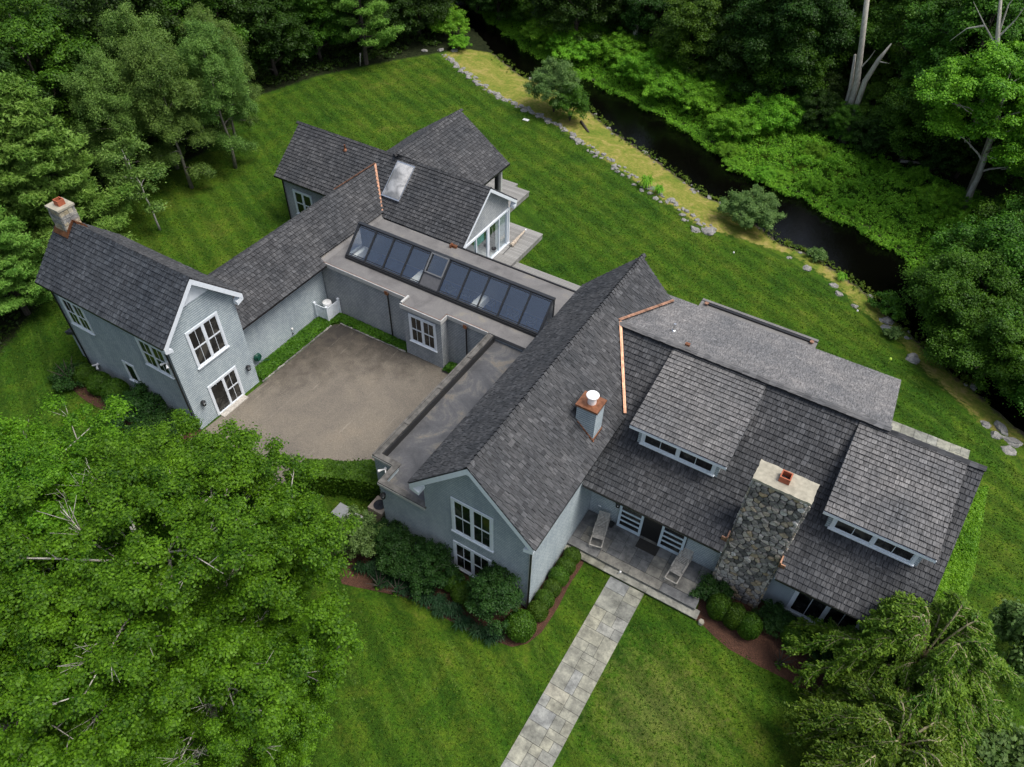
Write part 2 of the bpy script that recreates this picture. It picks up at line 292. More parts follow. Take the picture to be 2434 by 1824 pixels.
# ------------------------------------------------------------------ mesh builder
V3 = lambda *a: np.array(a, float)
class MB:
    def __init__(s): s.v = []; s.f = []; s.m = []; s.uv = []
    def add(s, vs, fs, mi=0, uvs=None):
        o = len(s.v); s.v += [tuple(map(float, x)) for x in vs]
        for i, f in enumerate(fs):
            s.f.append([o+k for k in f]); s.m.append(mi)
            s.uv.append([uvs[k] for k in f] if uvs is not None else [(0, 0)]*len(f))
    def box(s, x0, x1, y0, y1, z0, z1, mi=0):
        s.add([(x0, y0, z0), (x1, y0, z0), (x1, y1, z0), (x0, y1, z0), (x0, y0, z1), (x1, y0, z1), (x1, y1, z1), (x0, y1, z1)],
              [(0, 3, 2, 1), (4, 5, 6, 7), (0, 1, 5, 4), (1, 2, 6, 5), (2, 3, 7, 6), (3, 0, 4, 7)], mi)
    def obox(s, o, a, b, c, mi=0):
        o, a, b, c = map(lambda q: np.array(q, float), (o, a, b, c))
        if np.dot(np.cross(a, b), c) < 0: a, b = b, a
        s.add([o, o+a, o+a+b, o+b, o+c, o+a+c, o+a+b+c, o+b+c], [(0, 3, 2, 1), (4, 5, 6, 7), (0, 1, 5, 4), (1, 2, 6, 5), (2, 3, 7, 6), (3, 0, 4, 7)], mi)
    def bar(s, p, q, w, h, mi=0, upv=(0, 0, 1)):
        p = np.array(p, float); q = np.array(q, float); d = q-p; u = np.array(upv, float)
        sd = np.cross(d, u); sd /= np.linalg.norm(sd); u2 = np.cross(sd, d); u2 /= np.linalg.norm(u2)
        s.obox(p-sd*w/2-u2*h/2, d, sd*w, u2*h, mi)
    def prism(s, poly, d, mi=0):      # poly: 3d loop, d: extrusion vector
        n = len(poly); a = [np.array(p, float) for p in poly]; d = np.array(d, float)
        nrm = sum(np.cross(a[i], a[(i+1) % n]) for i in range(n))
        if np.dot(nrm, d) > 0: a = a[::-1]
        b = [p+d for p in a]
        s.add(a+b, [tuple(range(n)), tuple(range(2*n-1, n-1, -1))]+[(i, n+i, n+(i+1) % n, (i+1) % n) for i in range(n)], mi)
    def tube(s, pts, rad, n=7, mi=0, cap=True):
        pts = [np.array(p, float) for p in pts]; o = []; k = len(pts)
        prev = None
        for i, p in enumerate(pts):
            d = pts[min(i+1, k-1)]-pts[max(i-1, 0)]; d /= (np.linalg.norm(d)+1e-9)
            if prev is None: a = np.cross(d, (0.3, .2, 1) if abs(d[2]) < .9 else (1, 0, 0))
            else: a = prev-d*np.dot(prev, d)
            a /= np.linalg.norm(a)+1e-9; prev = a; b = np.cross(d, a)
            for j in range(n):
                t = 2*math.pi*j/n; o.append(p+(a*math.cos(t)+b*math.sin(t))*rad[i])
        f = [(i*n+j, i*n+(j+1) % n, (i+1)*n+(j+1) % n, (i+1)*n+j) for i in range(k-1) for j in range(n)]
        if cap: f += [tuple(range(n-1, -1, -1)), tuple((k-1)*n+j for j in range(n))]
        s.add(o, f, mi)
    def lathe(s, c, prof, n=20, mi=0):
        o = []; c = np.array(c, float)
        for r, z in prof:
            for j in range(n): t = 2*math.pi*j/n; o.append(c+(r*math.cos(t), r*math.sin(t), z))
        k = len(prof); f = [(i*n+j, i*n+(j+1) % n, (i+1)*n+(j+1) % n, (i+1)*n+j) for i in range(k-1) for j in range(n)]
        f += [tuple(range(n-1, -1, -1)), tuple((k-1)*n+j for j in range(n))]; s.add(o, f, mi)
    def build(s, name, mats, parent=None, smooth=False, label=None):
        me = bpy.data.meshes.new(name); me.from_pydata(s.v, [], s.f)
        if not isinstance(mats, (list, tuple)): mats = [mats]
        for m in mats: me.materials.append(m)
        me.polygons.foreach_set('material_index', s.m)
        uv = me.uv_layers.new(name='UVMap'); uv.data.foreach_set('uv', [c for f in s.uv for p in f for c in p])
        if smooth: me.polygons.foreach_set('use_smooth', [True]*len(s.f))
        return link(name, me, parent, label)
def link(name, me, parent=None, label=None):
    o = bpy.data.objects.new(name, me); COL.objects.link(o)
    if parent is not None:
        o.parent = parent; o.matrix_parent_inverse = parent.matrix_basis.inverted()
    if label: o['label'] = label
    return o
def tag(o, label=None, cat=None, group=None, kind=None):
    if label: o['label'] = label
    if cat: o['category'] = cat
    if group: o['group'] = group
    if kind: o['kind'] = kind
    return o
def empty(name, loc, rz=0, **kw):
    o = bpy.data.objects.new(name, None); COL.objects.link(o); o.location = loc; o.rotation_euler = (0, 0, rz); o.empty_display_size = .3
    return tag(o, **kw)
def kid(mb, name, mats, parent, **k):     # a part whose mesh is written in its parent's own space
    o = mb.build(name, mats, None, **k); o.parent = parent; return o
def clip(poly, a, b, c):                  # keep a*x+b*y<=c
    o = []
    for i in range(len(poly)):
        p, q = poly[i], poly[(i+1) % len(poly)]; dp = a*p[0]+b*p[1]-c; dq = a*q[0]+b*q[1]-c
        if dp <= 0: o.append(p)
        if (dp < 0 < dq) or (dq < 0 < dp): t = dp/(dp-dq); o.append((p[0]+(q[0]-p[0])*t, p[1]+(q[1]-p[1])*t))
    return o
def clip_convex(poly, reg):               # reg counter-clockwise
    for i in range(len(reg)):
        (x0, y0), (x1, y1) = reg[i], reg[(i+1) % len(reg)]
        poly = clip(poly, (y1-y0), -(x1-x0), (y1-y0)*x0-(x1-x0)*y0)
        if len(poly) < 3: return []
    return poly

# ------------------------------------------------------------------ THE HOUSE
house = empty('house', (0, 0, 0), label='sprawling grey shingled house with several gabled wings around a courtyard', cat='house')
H = house
def roof_slope(mname, origin, U, Wd, regs, e=.235, th=.056, wr=(.13, .27), label=None, seed=1, thick=.14, fascia='black'):
    """shingled plane: origin at the eave, U along the eave, Wd up the slope, regs convex regions in (s,t)"""
    r = random.Random(seed); U = np.array(U, float); U /= np.linalg.norm(U); Wd = np.array(Wd, float); Wd /= np.linalg.norm(Wd)
    Nn = np.cross(U, Wd)
    if Nn[2] < 0: Nn = -Nn
    O = np.array(origin, float); mb = MB()
    for reg in regs:
        area = sum(reg[i][0]*reg[(i+1) % len(reg)][1]-reg[(i+1) % len(reg)][0]*reg[i][1] for i in range(len(reg)))
        if area < 0: reg = reg[::-1]
        s0 = min(p[0] for p in reg); s1 = max(p[0] for p in reg); t0 = min(p[1] for p in reg); t1 = max(p[1] for p in reg)
        mb.prism([O+U*p[0]+Wd*p[1]-Nn*.012 for p in reg], -Nn*thick, 2)
        k0 = math.floor(t0/e)
        for k in range(k0, int(t1/e)+1):
            s = s0-r.random()*.2
            while s < s1:
                wd = r.uniform(*wr); ta = k*e-(.03 if k == k0 else 0)+r.uniform(-.006, .006); tb = ta+e*1.22
                q = clip_convex([(s+.008, ta), (s+wd-.008, ta), (s+wd-.008, tb), (s+.008, tb)], [(reg[i][0], reg[i][1]-(0 if reg[i][1] > t0+1e-6 else .05)) for i in range(len(reg))])
                hh = th*r.uniform(.8, 1.25); dz = r.uniform(0, .004)
                if len(q) >= 3:
                    du, dv = r.random()*50, r.random()*50
                    hz = lambda t: hh*(1-(t-ta)/(e*1.22))+dz
                    n = len(q); top = [O+U*x+Wd*t+Nn*hz(t) for x, t in q]; bot = [O+U*x+Wd*(t+(.012 if t < ta+.01 else 0))-Nn*.01 for x, t in q]
                    ccw = np.dot(np.cross(top[1]-top[0], top[2]-top[0]), Nn) > 0
                    uvs = [(x+du, t+dv) for x, t in q]*2
                    mb.add(top+bot, [tuple(range(n)) if ccw else tuple(range(n-1, -1, -1))], 0, uvs)
                    o = len(mb.v)-2*n
                    for i in range(n):
                        j = (i+1) % n
                        f = [o+i, o+n+i, o+n+j, o+j] if ccw else [o+j, o+n+j, o+n+i, o+i]
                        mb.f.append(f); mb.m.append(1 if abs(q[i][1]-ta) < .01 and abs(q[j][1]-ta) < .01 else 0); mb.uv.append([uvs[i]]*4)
                s += wd
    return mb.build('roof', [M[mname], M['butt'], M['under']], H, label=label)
def ridge_cap(parent, p0, p1, dl, dr, mname='roof', w=.17, e=.2, lift=.05, seed=3):
    r = random.Random(seed); p0 = np.array(p0, float); p1 = np.array(p1, float); L = np.linalg.norm(p1-p0); d = (p1-p0)/L
    dl = np.array(dl, float)/np.linalg.norm(dl); dr = np.array(dr, float)/np.linalg.norm(dr); mb = MB()
    n = int(L/e)
    for i in range(n+1):
        a = p0+d*(i*L/n*1.0)-d*.02; b = a+d*e*1.3; h0 = lift*r.uniform(.9, 1.3); h1 = .025
        ww = w*r.uniform(.93, 1.05); Z = np.array((0, 0, 1.))
        # wedge: raised at a, low at b
        top = [a+Z*h0, b+Z*h1, a+dl*ww+Z*h0*.9, b+dl*ww+Z*h1, a+dr*ww+Z*h0*.9, b+dr*ww+Z*h1]
        bot = [t-Z*(h0*.95) for t in (top[0], top[2], top[4])]
        sgn = np.dot(np.cross(top[1]-top[0], top[2]-top[0]), Z) > 0
        uv = [(i*1.3, i*.7), (i*1.3, i*.7+.25), (i*1.3+.2, i*.7), (i*1.3+.2, i*.7+.25), (i*1.3-.2, i*.7), (i*1.3-.2, i*.7+.25)]+[(0, 0)]*3
        f1 = [(0, 1, 3, 2), (0, 4, 5, 1)] if sgn else [(0, 2, 3, 1), (0, 1, 5, 4)]
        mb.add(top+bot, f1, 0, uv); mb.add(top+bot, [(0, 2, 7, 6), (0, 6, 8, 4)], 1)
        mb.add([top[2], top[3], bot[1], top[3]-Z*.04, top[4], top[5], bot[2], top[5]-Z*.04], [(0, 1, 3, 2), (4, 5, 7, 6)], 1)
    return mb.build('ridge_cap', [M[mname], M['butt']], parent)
def walls(polys, mname='siding', name='wall', label=None):
    mb = MB()
    for poly, d in polys: mb.prism(poly, d)
    return mb.build(name, M[mname], H, label=label)
def gutter(p, q, r=.055):
    mb = MB(); mb.bar(p, q, .11, .10); return mb.build('gutter', M['black'], H)
def downspout(x, y, z0, z1, col='black', leader=False, d=(0, -1)):
    mb = MB(); mb.tube([(x, y, z0), (x, y, z1)], [.045, .045], 8)
    o = mb.build('downspout', M[col], H)
    if leader:
        m2 = MB(); m2.add([(x-.08, y-.09, z1), (x+.08, y-.09, z1), (x+.08, y+.06, z1), (x-.08, y+.06, z1), (x-.13, y-.13, z1+.16), (x+.13, y-.13, z1+.16), (x+.13, y+.08, z1+.16), (x-.13, y+.08, z1+.16)],
               [(0, 1, 5, 4), (1, 2, 6, 5), (2, 3, 7, 6), (3, 0, 4, 7), (0, 3, 2, 1)])
        m2.bar((x-.14, y-.13, z1+.17), (x+.14, y-.13, z1+.17), .02, .03); m2.bar((x, y-.14, z1+.02), (x, y-.14, z1+.3), .2, .015, upv=(0, 1, 0)); m2.build('leader_head', M['copperdull'], o)
    return o
def window(o, R, Uv, w, h, units=2, grid=(2, 1), hung=True, proud=.05, tr=.13, name='window', mname='white', sill=True, pane='glassdark', rows=2):
    """o lower-left corner of the casing on the wall plane, R right unit, Uv up unit; grid = panes per sash"""
    o = np.array(o, float); R = np.array(R, float); Uv = np.array(Uv, float); Nn = np.cross(R, Uv)
    c = MB(); bx = lambda mb, a, b, c0, c1, n0, n1: mb.obox(o+R*a+Uv*c0+Nn*n0, R*(b-a), Uv*(c1-c0), Nn*(n1-n0))
    bx(c, 0, tr, 0, h, 0, proud); bx(c, w-tr, w, 0, h, 0, proud); bx(c, tr, w-tr, h-tr, h, 0, proud); bx(c, tr, w-tr, 0, tr*.6, 0, proud-.003)
    uw = (w-2*tr)/units
    for i in range(1, units): bx(c, tr+uw*i-.05, tr+uw*i+.05, tr*.6, h-tr, 0, proud-.005)
    O = c.build(name, M[mname], H)
    s = MB(); g = MB()
    bx(g, tr, w-tr, tr*.6, h-tr, .001, .012)
    for i in range(units):
        a = tr+uw*i+(.05 if i else 0); b = tr+uw*(i+1)-(.05 if i < units-1 else 0); z0 = tr*.6; z1 = h-tr
        spans = [(z0+(z1-z0)*k/rows, z0+(z1-z0)*(k+1)/rows) for k in range(rows)]
        for k, (u, v) in enumerate(spans):
            nn = .034 if k == rows-1 else .026; e = .045
            bx(s, a, a+e, u, v, .013, nn); bx(s, b-e, b, u, v, .013, nn); bx(s, a+e, b-e, u, u+e, .013, nn-.001); bx(s, a+e, b-e, v-e, v, .013, nn-.001)
            gx, gy = grid
            for q in range(1, gx): m = a+(b-a)*q/gx; bx(s, m-.012, m+.012, u+e, v-e, .013, nn-.004)
            for q in range(1, gy): m = u+(v-u)*q/gy; bx(s, a+e, b-e, m-.012, m+.012, .013, nn-.006)
    s.build('sash', M[mname], O); g.build('pane', M[pane], O)
    if sill: q = MB(); q.obox(o-R*.04-Uv*.06, R*(w+.08), Uv*.06, Nn*.10); q.build('sill', M[mname], O)
    return O
def lantern(p, n):
    p = np.array(p, float); n = np.array(n, float); mb = MB(); c = p+n*.14
    mb.obox(p-np.array((.05, .05, .08)), (.1, 0, 0), (0, .1, 0), (0, 0, .16)); mb.bar(p, c+V3(0, 0, .1), .03, .03)
    for dx, dy in ((-1, -1), (1, -1), (1, 1), (-1, 1)): mb.bar(c+V3(dx*.07, dy*.07, -.16), c+V3(dx*.09, dy*.09, .08), .014, .014, upv=(1, 0, 0))
    mb.lathe(c, [(.10, -.17), (.10, -.15)], 8); mb.lathe(c, [(.14, .08), (.05, .17), (.02, .2)], 8)
    o = mb.build('wall_lantern', M['black'], H); b = MB(); b.lathe(c, [(.03, -.14), (.035, -.05), (.015, 0)], 8); b.build('lamp', M['capwhite'], o); return o
def flood(p, n, mname='capwhite'):
    p = np.array(p, float); n = np.array(n, float); mb = MB(); s = np.cross(n, (0, 0, 1)); mb.bar(p, p+n*.08, .12, .12)
    for k in (-1, 1):
        a = p+n*.08; b = a+n*.12+s*k*.12-V3(0, 0, .02); mb.tube([a, b, b+(n*.5+s*k*.8-V3(0, 0, .5))*.16], [.025, .04, .075], 8)
    return mb.build('floodlight', M[mname], H)
def pentagon(x, y0, y1, zb, zw, yr, zr): return [(x, y0, zb), (x, y1, zb), (x, y1, zw), (x, yr, zr), (x, y0, zw)]
def pent_y(y, x0, x1, zb, zw, xr, zr): return [(x0, y, zb), (x1, y, zb), (x1, y, zw), (xr, y, zr), (x0, y, zw)]
S2 = lambda a, b: math.hypot(a, b)

# --- guest tower (ridge along x)
ze, zr, yF, yB, yR, xL, xG = 6.54, 9.13, -4.74, .34, -2.20, -9.29, .42
walls([(pentagon(-8.95, -4.38, 0., 0, 6.72, yR, 8.93), (8.95, 0, 0))], label='blue grey shingled walls of the two storey tower')
L = S2(yR-yF, zr-ze); rf = roof_slope('roof_blue', (xL, yF, ze), (1, 0, 0), (0, yR-yF, zr-ze), [[(0, 0), (xG-xL, 0), (xG-xL, L), (0, L)]], seed=11, e=.245, label='dark slate blue roof of the tower')
rb = roof_slope('roof', (xG, yB, ze), (-1, 0, 0), (0, yR-yB, zr-ze), [[(0, 0), (xG-xL, 0), (xG-xL, L), (0, L)]], seed=12)
ridge_cap(rf, (xG+.02, yR, zr+.03), (xL, yR, zr+.03), (0, -2.5, -2.6), (0, 2.5, -2.6), 'roof_blue', seed=4)
gutter((xL, yF-.02, ze-.05), (xG-.05, yF-.02, ze-.05)); gutter((xL, yB+.02, ze-.05), (xG-.05, yB+.02, ze-.05))
def rake(A, apex, B, n, dep=.32, th=.05, soff=.36, ret=.42, name='rake_board'):
    """white boards under both slopes of a gable; A, B eave ends, n outward normal; soffit runs back along -n"""
    A, P, B, n = (np.array(q, float) for q in (A, apex, B, n)); mb = MB(); Z = V3(0, 0, 1)
    for E in (A, B):
        mb.prism([E-Z*.04+n*.012, P-Z*.04+n*.012, P-Z*(.06+dep)+n*.012, E-Z*(.06+dep)+n*.012], -n*th)
        mb.prism([E-n*th-Z*.26, P-n*th-Z*.26, P-n*soff-Z*.26, E-n*soff-Z*.26], -Z*.02)
        h = (P-E)*V3(1, 1, 0); h = h/np.linalg.norm(h)
        mb.prism([E-Z*.10, E+h*ret-Z*(.36), E+h*ret-Z*.55, E-Z*.42+h*.02], -n*(soff-.03))
    return mb.build(name, M['white'], H)
rake((xG-.01, yF+.01, ze), (xG-.01, yR, zr), (xG-.01, yB-.01, ze), (1, 0, 0))
mb = MB(); mb.prism([(.002, -3.15, 7.62), (.002, -1.25, 7.62), (.002, yR, 8.72)], (.03, 0, 0)); mb.prism([(.002, -2.95, 7.62), (.002, -2.6, 8.0), (.002, -2.6, 7.62)], (.07, 0, 0)); mb.build('gable_panel', M['white'], H)
window((0.001, -3.24, 3.78), (0, 1, 0), (0, 0, 1), 2.08, 2.4, 2, (2, 1))
dr = window((0.001, -3.16, .04), (0, 1, 0), (0, 0, 1), 2.0, 2.25, 2, (2, 1), name='french_door', sill=False)
mb = MB(); mb.box(.055, .4, -3.05, -1.25, .0, .07); mb.build('doorstep', M['wood'], dr)
mb = MB(); mb.box(.05, .075, -3.02, -2.22, .1, 2.1); mb.box(.05, .09, -2.2, -2.12, .1, 2.12); m2 = mb
mb = MB(); mb.box(.036, .05, -2.98, -2.24, .25, 2.05); mb.build('pane', M['glassdark'], dr)
window((-8.45, -4.381, 3.84), (1, 0, 0), (0, 0, 1), 1.85, 1.9, 2, (2, 1))
window((-2.47, -4.381, 3.83), (1, 0, 0), (0, 0, 1), 2.05, 1.9, 2, (2, 1))
window((-5.0, -4.381, 1.32), (1, 0, 0), (0, 0, 1), .95, 1.45, 1, (1, 1), rows=1)
lantern((.0, -.49, 1.63), (1, 0, 0)); lantern((0, -3.74, 1.68), (1, 0, 0)); flood((-.35, -4.39, 5.0), (0, -1, 0))
downspout(-.12, -4.46, 0, 6.45); downspout(-8.85, -4.46, 0, 6.45); flood((-8.0, -4.39, .9), (0, -1, 0))
mb = MB(); mb.box(-10.4, -8.96, -4.0, -1.6, 0, 1.9); mb.build('wall', M['siding'], H, label='low lean-to at the far end of the tower')
roof_slope('roof_blue', (-10.6, -4.2, 1.9), (0, 1, 0), (1.6, 0, .75), [[(0, 0), (2.8, 0), (2.8, 1.8), (0, 1.8)]], seed=77)
# stone chimney at its far end
def ashlar(mb, o, R, Uv, w, h, seed, rows=(.14, .26), cols=(.18, .45), d=(.02, .045)):
    r = random.Random(seed); o = np.array(o, float); R = np.array(R, float); Uv = np.array(Uv, float); Nn = np.cross(R, Uv); z = 0
    while z < h-.03:
        hh = min(r.uniform(*rows), h-z); x = -r.random()*.1
        while x < w-.02:
            ww = r.uniform(*cols); a = max(x, 0)+.008; b = min(x+ww, w)-.008
            if b-a > .03: mb.obox(o+R*a+Uv*(z+.008), R*(b-a), Uv*(hh-.016), Nn*r.uniform(*d))
            x += ww
        z += hh
mb = MB(); mb.box(-9.0, -8.1, -2.65, -1.8, 8.3, 9.98, 1); mb.box(-9.06, -8.04, -2.71, -1.74, 10.0, 10.1, 2)
for o, R in (((-9, -2.65, 8.7), (1, 0, 0)), ((-8.1, -2.65, 8.7), (0, 1, 0)), ((-8.1, -1.8, 8.7), (-1, 0, 0)), ((-9, -1.8, 8.7), (0, -1, 0))): ashlar(mb, o, R, (0, 0, 1), .9 if R[0] else .85, 1.3, 5)
ch = mb.build('chimney', [M['ashlar'], M['mortarlight'], M['mortarcap']], H, label='pale ashlar stone chimney on the tower ridge')
def flue(parent, x, y, z, s=.2, h=.32):
    q = MB()
    for a, b, c, d in ((-s, s, -s, -s+.05), (-s, s, s-.05, s), (-s, -s+.05, -s+.05, s-.05), (s-.05, s, -s+.05, s-.05)): q.box(x+a, x+b, y+c, y+d, z, z+h)
    q.box(x-s-.02, x+s+.02, y-s-.02, y+s+.02, z+h*.15, z+h*.3) if 0 else None
    q.build('flue', M['terracotta'], parent)
    q = MB(); q.box(x-s+.05, x+s-.05, y-s+.05, y+s-.05, z, z+.04); q.build('flue_throat', M['black'], parent)
flue(ch, -8.5, -2.2, 10.1, .19, .3)
mb = MB(); mb.prism([(-9.12, -2.82, 8.57), (-8.0, -2.82, 8.57), (-8.0, -2.6, 8.85), (-9.12, -2.6, 8.85)], (0, -.04, .04)); mb.prism([(-8.07, -2.85, 8.54), (-8.07, -2.2, 9.22), (-8.07, -2.2, 9.36), (-8.07, -2.66, 8.95)], (.05, 0, 0)); mb.prism([(-8.07, -2.2, 9.2), (-8.07, -1.7, 8.7), (-8.07, -1.8, 8.95), (-8.07, -2.2, 9.36)], (.3, 0, -.0)); mb.build('flashing', M['copperdull'], ch)

# --- gallery wing (ridge along y)
xe, xr, g0, g1, z0, z1 = -.40, -2.97, 0.36, 15.43, 3.75, 5.73
walls([(pent_y(.05, -5.0, -1.02, 0, 3.95, xr, 5.6), (0, 7.2, 0)), (pent_y(7.26, -5.0, -1.30, 0, 3.78, xr, 5.4), (0, 6.4, 0))], label='pale shingled walls of the long gallery wing')
L = S2(xe-xr, z1-z0); f = (xe+1.1)/(xe-xr); 
rf = roof_slope('roof', (xe, g0-.3, z0), (0, 1, 0), (xr-xe, 0, z1-z0), [[(0, 0), (7.16-g0+.3, 0), (7.16-g0+.3, L), (0, L)], [(7.16-g0+.3, L*.19), (13.5, L*.165), (15.4-g0+.3, L), (7.16-g0+.3, L)]], seed=21, th=.07, label='long grey roof of the gallery wing')
roof_slope('roof', (2*xr-xe, 15.4, z0), (0, -1, 0), (xe-xr, 0, z1-z0), [[(0, L), (2.4, 0), (15.3, 0), (15.3, L)]], seed=22)
ridge_cap(rf, (xr, 0.2, z1+.03), (xr, g1, z1+.03), (xe-xr, 0, z0-z1), (xr-xe, 0, z0-z1), seed=5)
gutter((xe-.0, .1, z0-.06), (xe-.0, 7.1, z0-.06))
mb = MB(); mb.box(-1.02, -.94, 3.92, 4.02, .62, .74); mb.build('vent', M['capwhite'], H); 
mb = MB(); mb.box(-1.02, -.94, 3.9, 3.97, .3, .36); mb.build('hose_bib', M['black'], H)

# --- pool house (ridge along x) and its rear cross wing
cx0, cx1, cy0, cyr, cy1, cz0, cz1 = -10.28, 5.61, 13.03, 16.28, 19.6, 3.84, 6.39
walls([(pentagon(-10.05, 13.45, 19.15, 0, 4.05, cyr, 6.2), (10.9, 0, 0)), (pentagon(.85, 13.45, 19.15, 3.32, 4.05, cyr, 6.2), (4.35, 0, 0)),
       ([(.85, 13.3, 0), (5.15, 13.3, 0), (5.15, 13.3, 3.8), (.85, 13.3, 3.8)], (0, .15, 0)), ([(.85, 19.0, 0), (5.15, 19.0, 0), (5.15, 19.0, 3.32), (.85, 19.0, 3.32)], (0, .15, 0))], 'siding_warm', label='grey shingled walls of the pool house')
L = S2(cyr-cy0, cz1-cz0)
rf = roof_slope('roof', (cx0, cy0, cz0), (1, 0, 0), (0, cyr-cy0, cz1-cz0), [[(0, 0), (cx1-cx0, 0), (cx1-cx0, L), (0, L)]], seed=31, label='grey front roof slope of the pool house')
L2 = S2(cy1-cyr, cz1-cz0); roof_slope('roof', (cx1, cy1, cz0), (-1, 0, 0), (0, cyr-cy1, cz1-cz0), [[(0, 0), (cx1-cx0, 0), (cx1-cx0, L2), (0, L2)]], seed=32)
ridge_cap(rf, (cx1, cyr, cz1+.03), (cx0, cyr, cz1+.03), (0, -3.2, -2.55), (0, 3.2, -2.55), seed=6)
gutter((cx0, cy0-.02, cz0-.06), (-.9, cy0-.02, cz0-.06))
rake((cx1-.01, cy0+.01, cz0), (cx1-.01, cyr, cz1), (cx1-.01, cy1-.01, cz0), (1, 0, 0), dep=.22, soff=.4, ret=.3)
window((-9.2, 13.449, .95), (1, 0, 0), (0, 0, 1), 1.75, 1.95, 2, (1, 1)); downspout(-10.0, 13.38, 0, 3.8)
# glazed gable end on the deck
mb = MB(); X = 5.2
mb.box(X, X+.1, 13.6, 19.2, 3.2, 3.34); mb.box(X, X+.1, 19.08, 19.2, .5, 3.2); mb.box(X, X+.1, 16.35, 16.62, .5, 3.2); mb.box(X, X+.1, 13.6, 13.75, .5, 3.2); mb.box(X, X+.1, 15.0, 15.08, .5, 3.2)
mb.box(X, X+.14, 13.6, 19.2, .5, .56); mb.box(X, X+.12, 18.85, 18.92, .56, 3.2); mb.box(X, X+.08, 17.85, 17.92, .56, 3.2)
sd = mb.build('sliding_door', M['white'], H)
mb = MB(); mb.box(X+.03, X+.04, 13.7, 19.1, .56, 3.2); mb.build('pane', M['glass'], sd)
mb = MB(); ys = np.linspace(17.6, 19.0, 30); zz = (.6, 3.15)
for a, b in zip(ys[:-1], ys[1:]):
    i = list(ys).index(a); mb.obox((X-.08+.03*(i % 2), a, .6), (.01, 0, 0), (.03*(1-2*(i % 2)), b-a, 0), (0, 0, 2.55))
mb.build('curtain', M['curtain'], sd)
mb = MB(); mb.box(X-.15, X-.12, 15.1, 16.3, 2.3, 3.2); mb.build('blind', M['aqua'], sd)
mb = MB(); mb.box(.9, 5.15, 13.5, 19.0, .3, .48); mb.build('floor', M['interior'], H)
# rooflight and vent pipe on the front slope
def on_c(x, y, dz=0): return V3(x, y, cz0+(y-cy0)/(cyr-cy0)*(cz1-cz0)+dz)
mb = MB(); a, b, c, d = on_c(-1.42, 14.0, .05), on_c(.02, 14.0, .05), on_c(.02, 16.0, .05), on_c(-1.42, 16.0, .05); nn = V3(0, -.617, .787)
mb.prism([a, b, c, d], nn*.14, 0); o = mb.build('rooflight', M['stainless'], H)
mb = MB(); g = [[None]*9 for _ in range(9)]; vs_ = []; fs_ = []
for i in range(9):
    for j in range(9):
        u, v = i/8, j/8; hgt = .16+.2*(min(u, 1-u)*2)**.5*(min(v, 1-v)*2)**.5
        vs_.append(a+(b-a)*(.04+u*.92)+(d-a)*(.04+v*.92)+nn*hgt)
for i in range(8):
    for j in range(8): fs_.append((i*9+j, (i+1)*9+j, (i+1)*9+j+1, i*9+j+1))
mb.add(vs_, fs_); mb.build('dome', M['dome'], o, smooth=True)
p = on_c(-5.71, 15.65); mb = MB(); mb.tube([p-V3(0, 0, .1), p+V3(0, 0, .42)], [.06, .06], 10); mb.lathe(p, [(.16, .0), (.1, .1), (.07, .14)], 10); mb.build('vent_pipe', M['copperdull'], H)
# cross wing D: open porch
dx0, dxr, dx1, dy1, dz0, dz1 = -5.78, -1.58, 2.62, 23.46, 3.84, 6.73
walls([(pent_y(19.2, -5.4, -.5, 0, 4.0, dxr, 6.4), (0, 3.9, 0)), (pent_y(22.95, -5.4, 2.2, 3.3, 4.05, dxr, 6.5), (0, .15, 0))], 'siding_warm')
L = S2(dx1-dxr, dz1-dz0)
rf = roof_slope('roof', (dx1, 15.4, dz0), (0, 1, 0), (dxr-dx1, 0, dz1-dz0), [[(4.25, 0), (dy1-15.4, 0), (dy1-15.4, L), (.6, L)]], seed=41, th=.07, label='grey roof slope of the rear porch wing')
roof_slope('roof', (dx0, dy1, dz0), (0, -1, 0), (dxr-dx0, 0, dz1-dz0), [[(0, 0), (3.9, 0), (7.6, L), (0, L)]], seed=42)
ridge_cap(rf, (dxr, 16.2, dz1+.03), (dxr, dy1, dz1+.03), (4.2, 0, -2.9), (-4.2, 0, -2.9), seed=7)
gutter((dx1+.03, 19.7, dz0-.05), (dx1+.03, dy1, dz0-.05))
mb = MB(); mb.box(1.85, 2.1, 22.7, 22.95, .5, 3.7); mb.build('porch_post', M['bronze'], H); mb = MB(); mb.box(2.12, 2.32, 22.82, 23.02, .5, 3.6); mb.build('porch_post', M['trimgrey'], H)
mb = MB(); mb.box(1.9, 2.2, 19.3, 22.68, 3.35, 3.75); mb.build('beam', M['trimgrey'], H)
# decks
def deck(name, x0, x1, y0, y1, z=.5, sk=.42, lab=None):
    mb = MB(); mb.box(x0, x1, y0, y1, z-.05, z); mb.box(x0+.03, x1-.03, y0+.03, y1-.03, z-sk, z-.052); return mb.build(name, M['deck'], H, label=lab)
deck('deck', 5.32, 6.8, 16.9, 21.4, .5, lab='weathered grey deck by the sliding doors'); deck('deck', 2.5, 5.3, 19.2, 21.4, .497)
deck('deck', -.5, 3.08, 21.42, 25.84, .5, lab='upper deck behind the rear porch'); deck('deck', -.5, 1.65, 25.86, 26.5, .36); deck('deck', 6.82, 15.0, 12.95, 17.75, .3, .28, lab='low boardwalk along the glazed link'); deck('deck', 5.32, 6.8, 13.5, 16.88, .5)

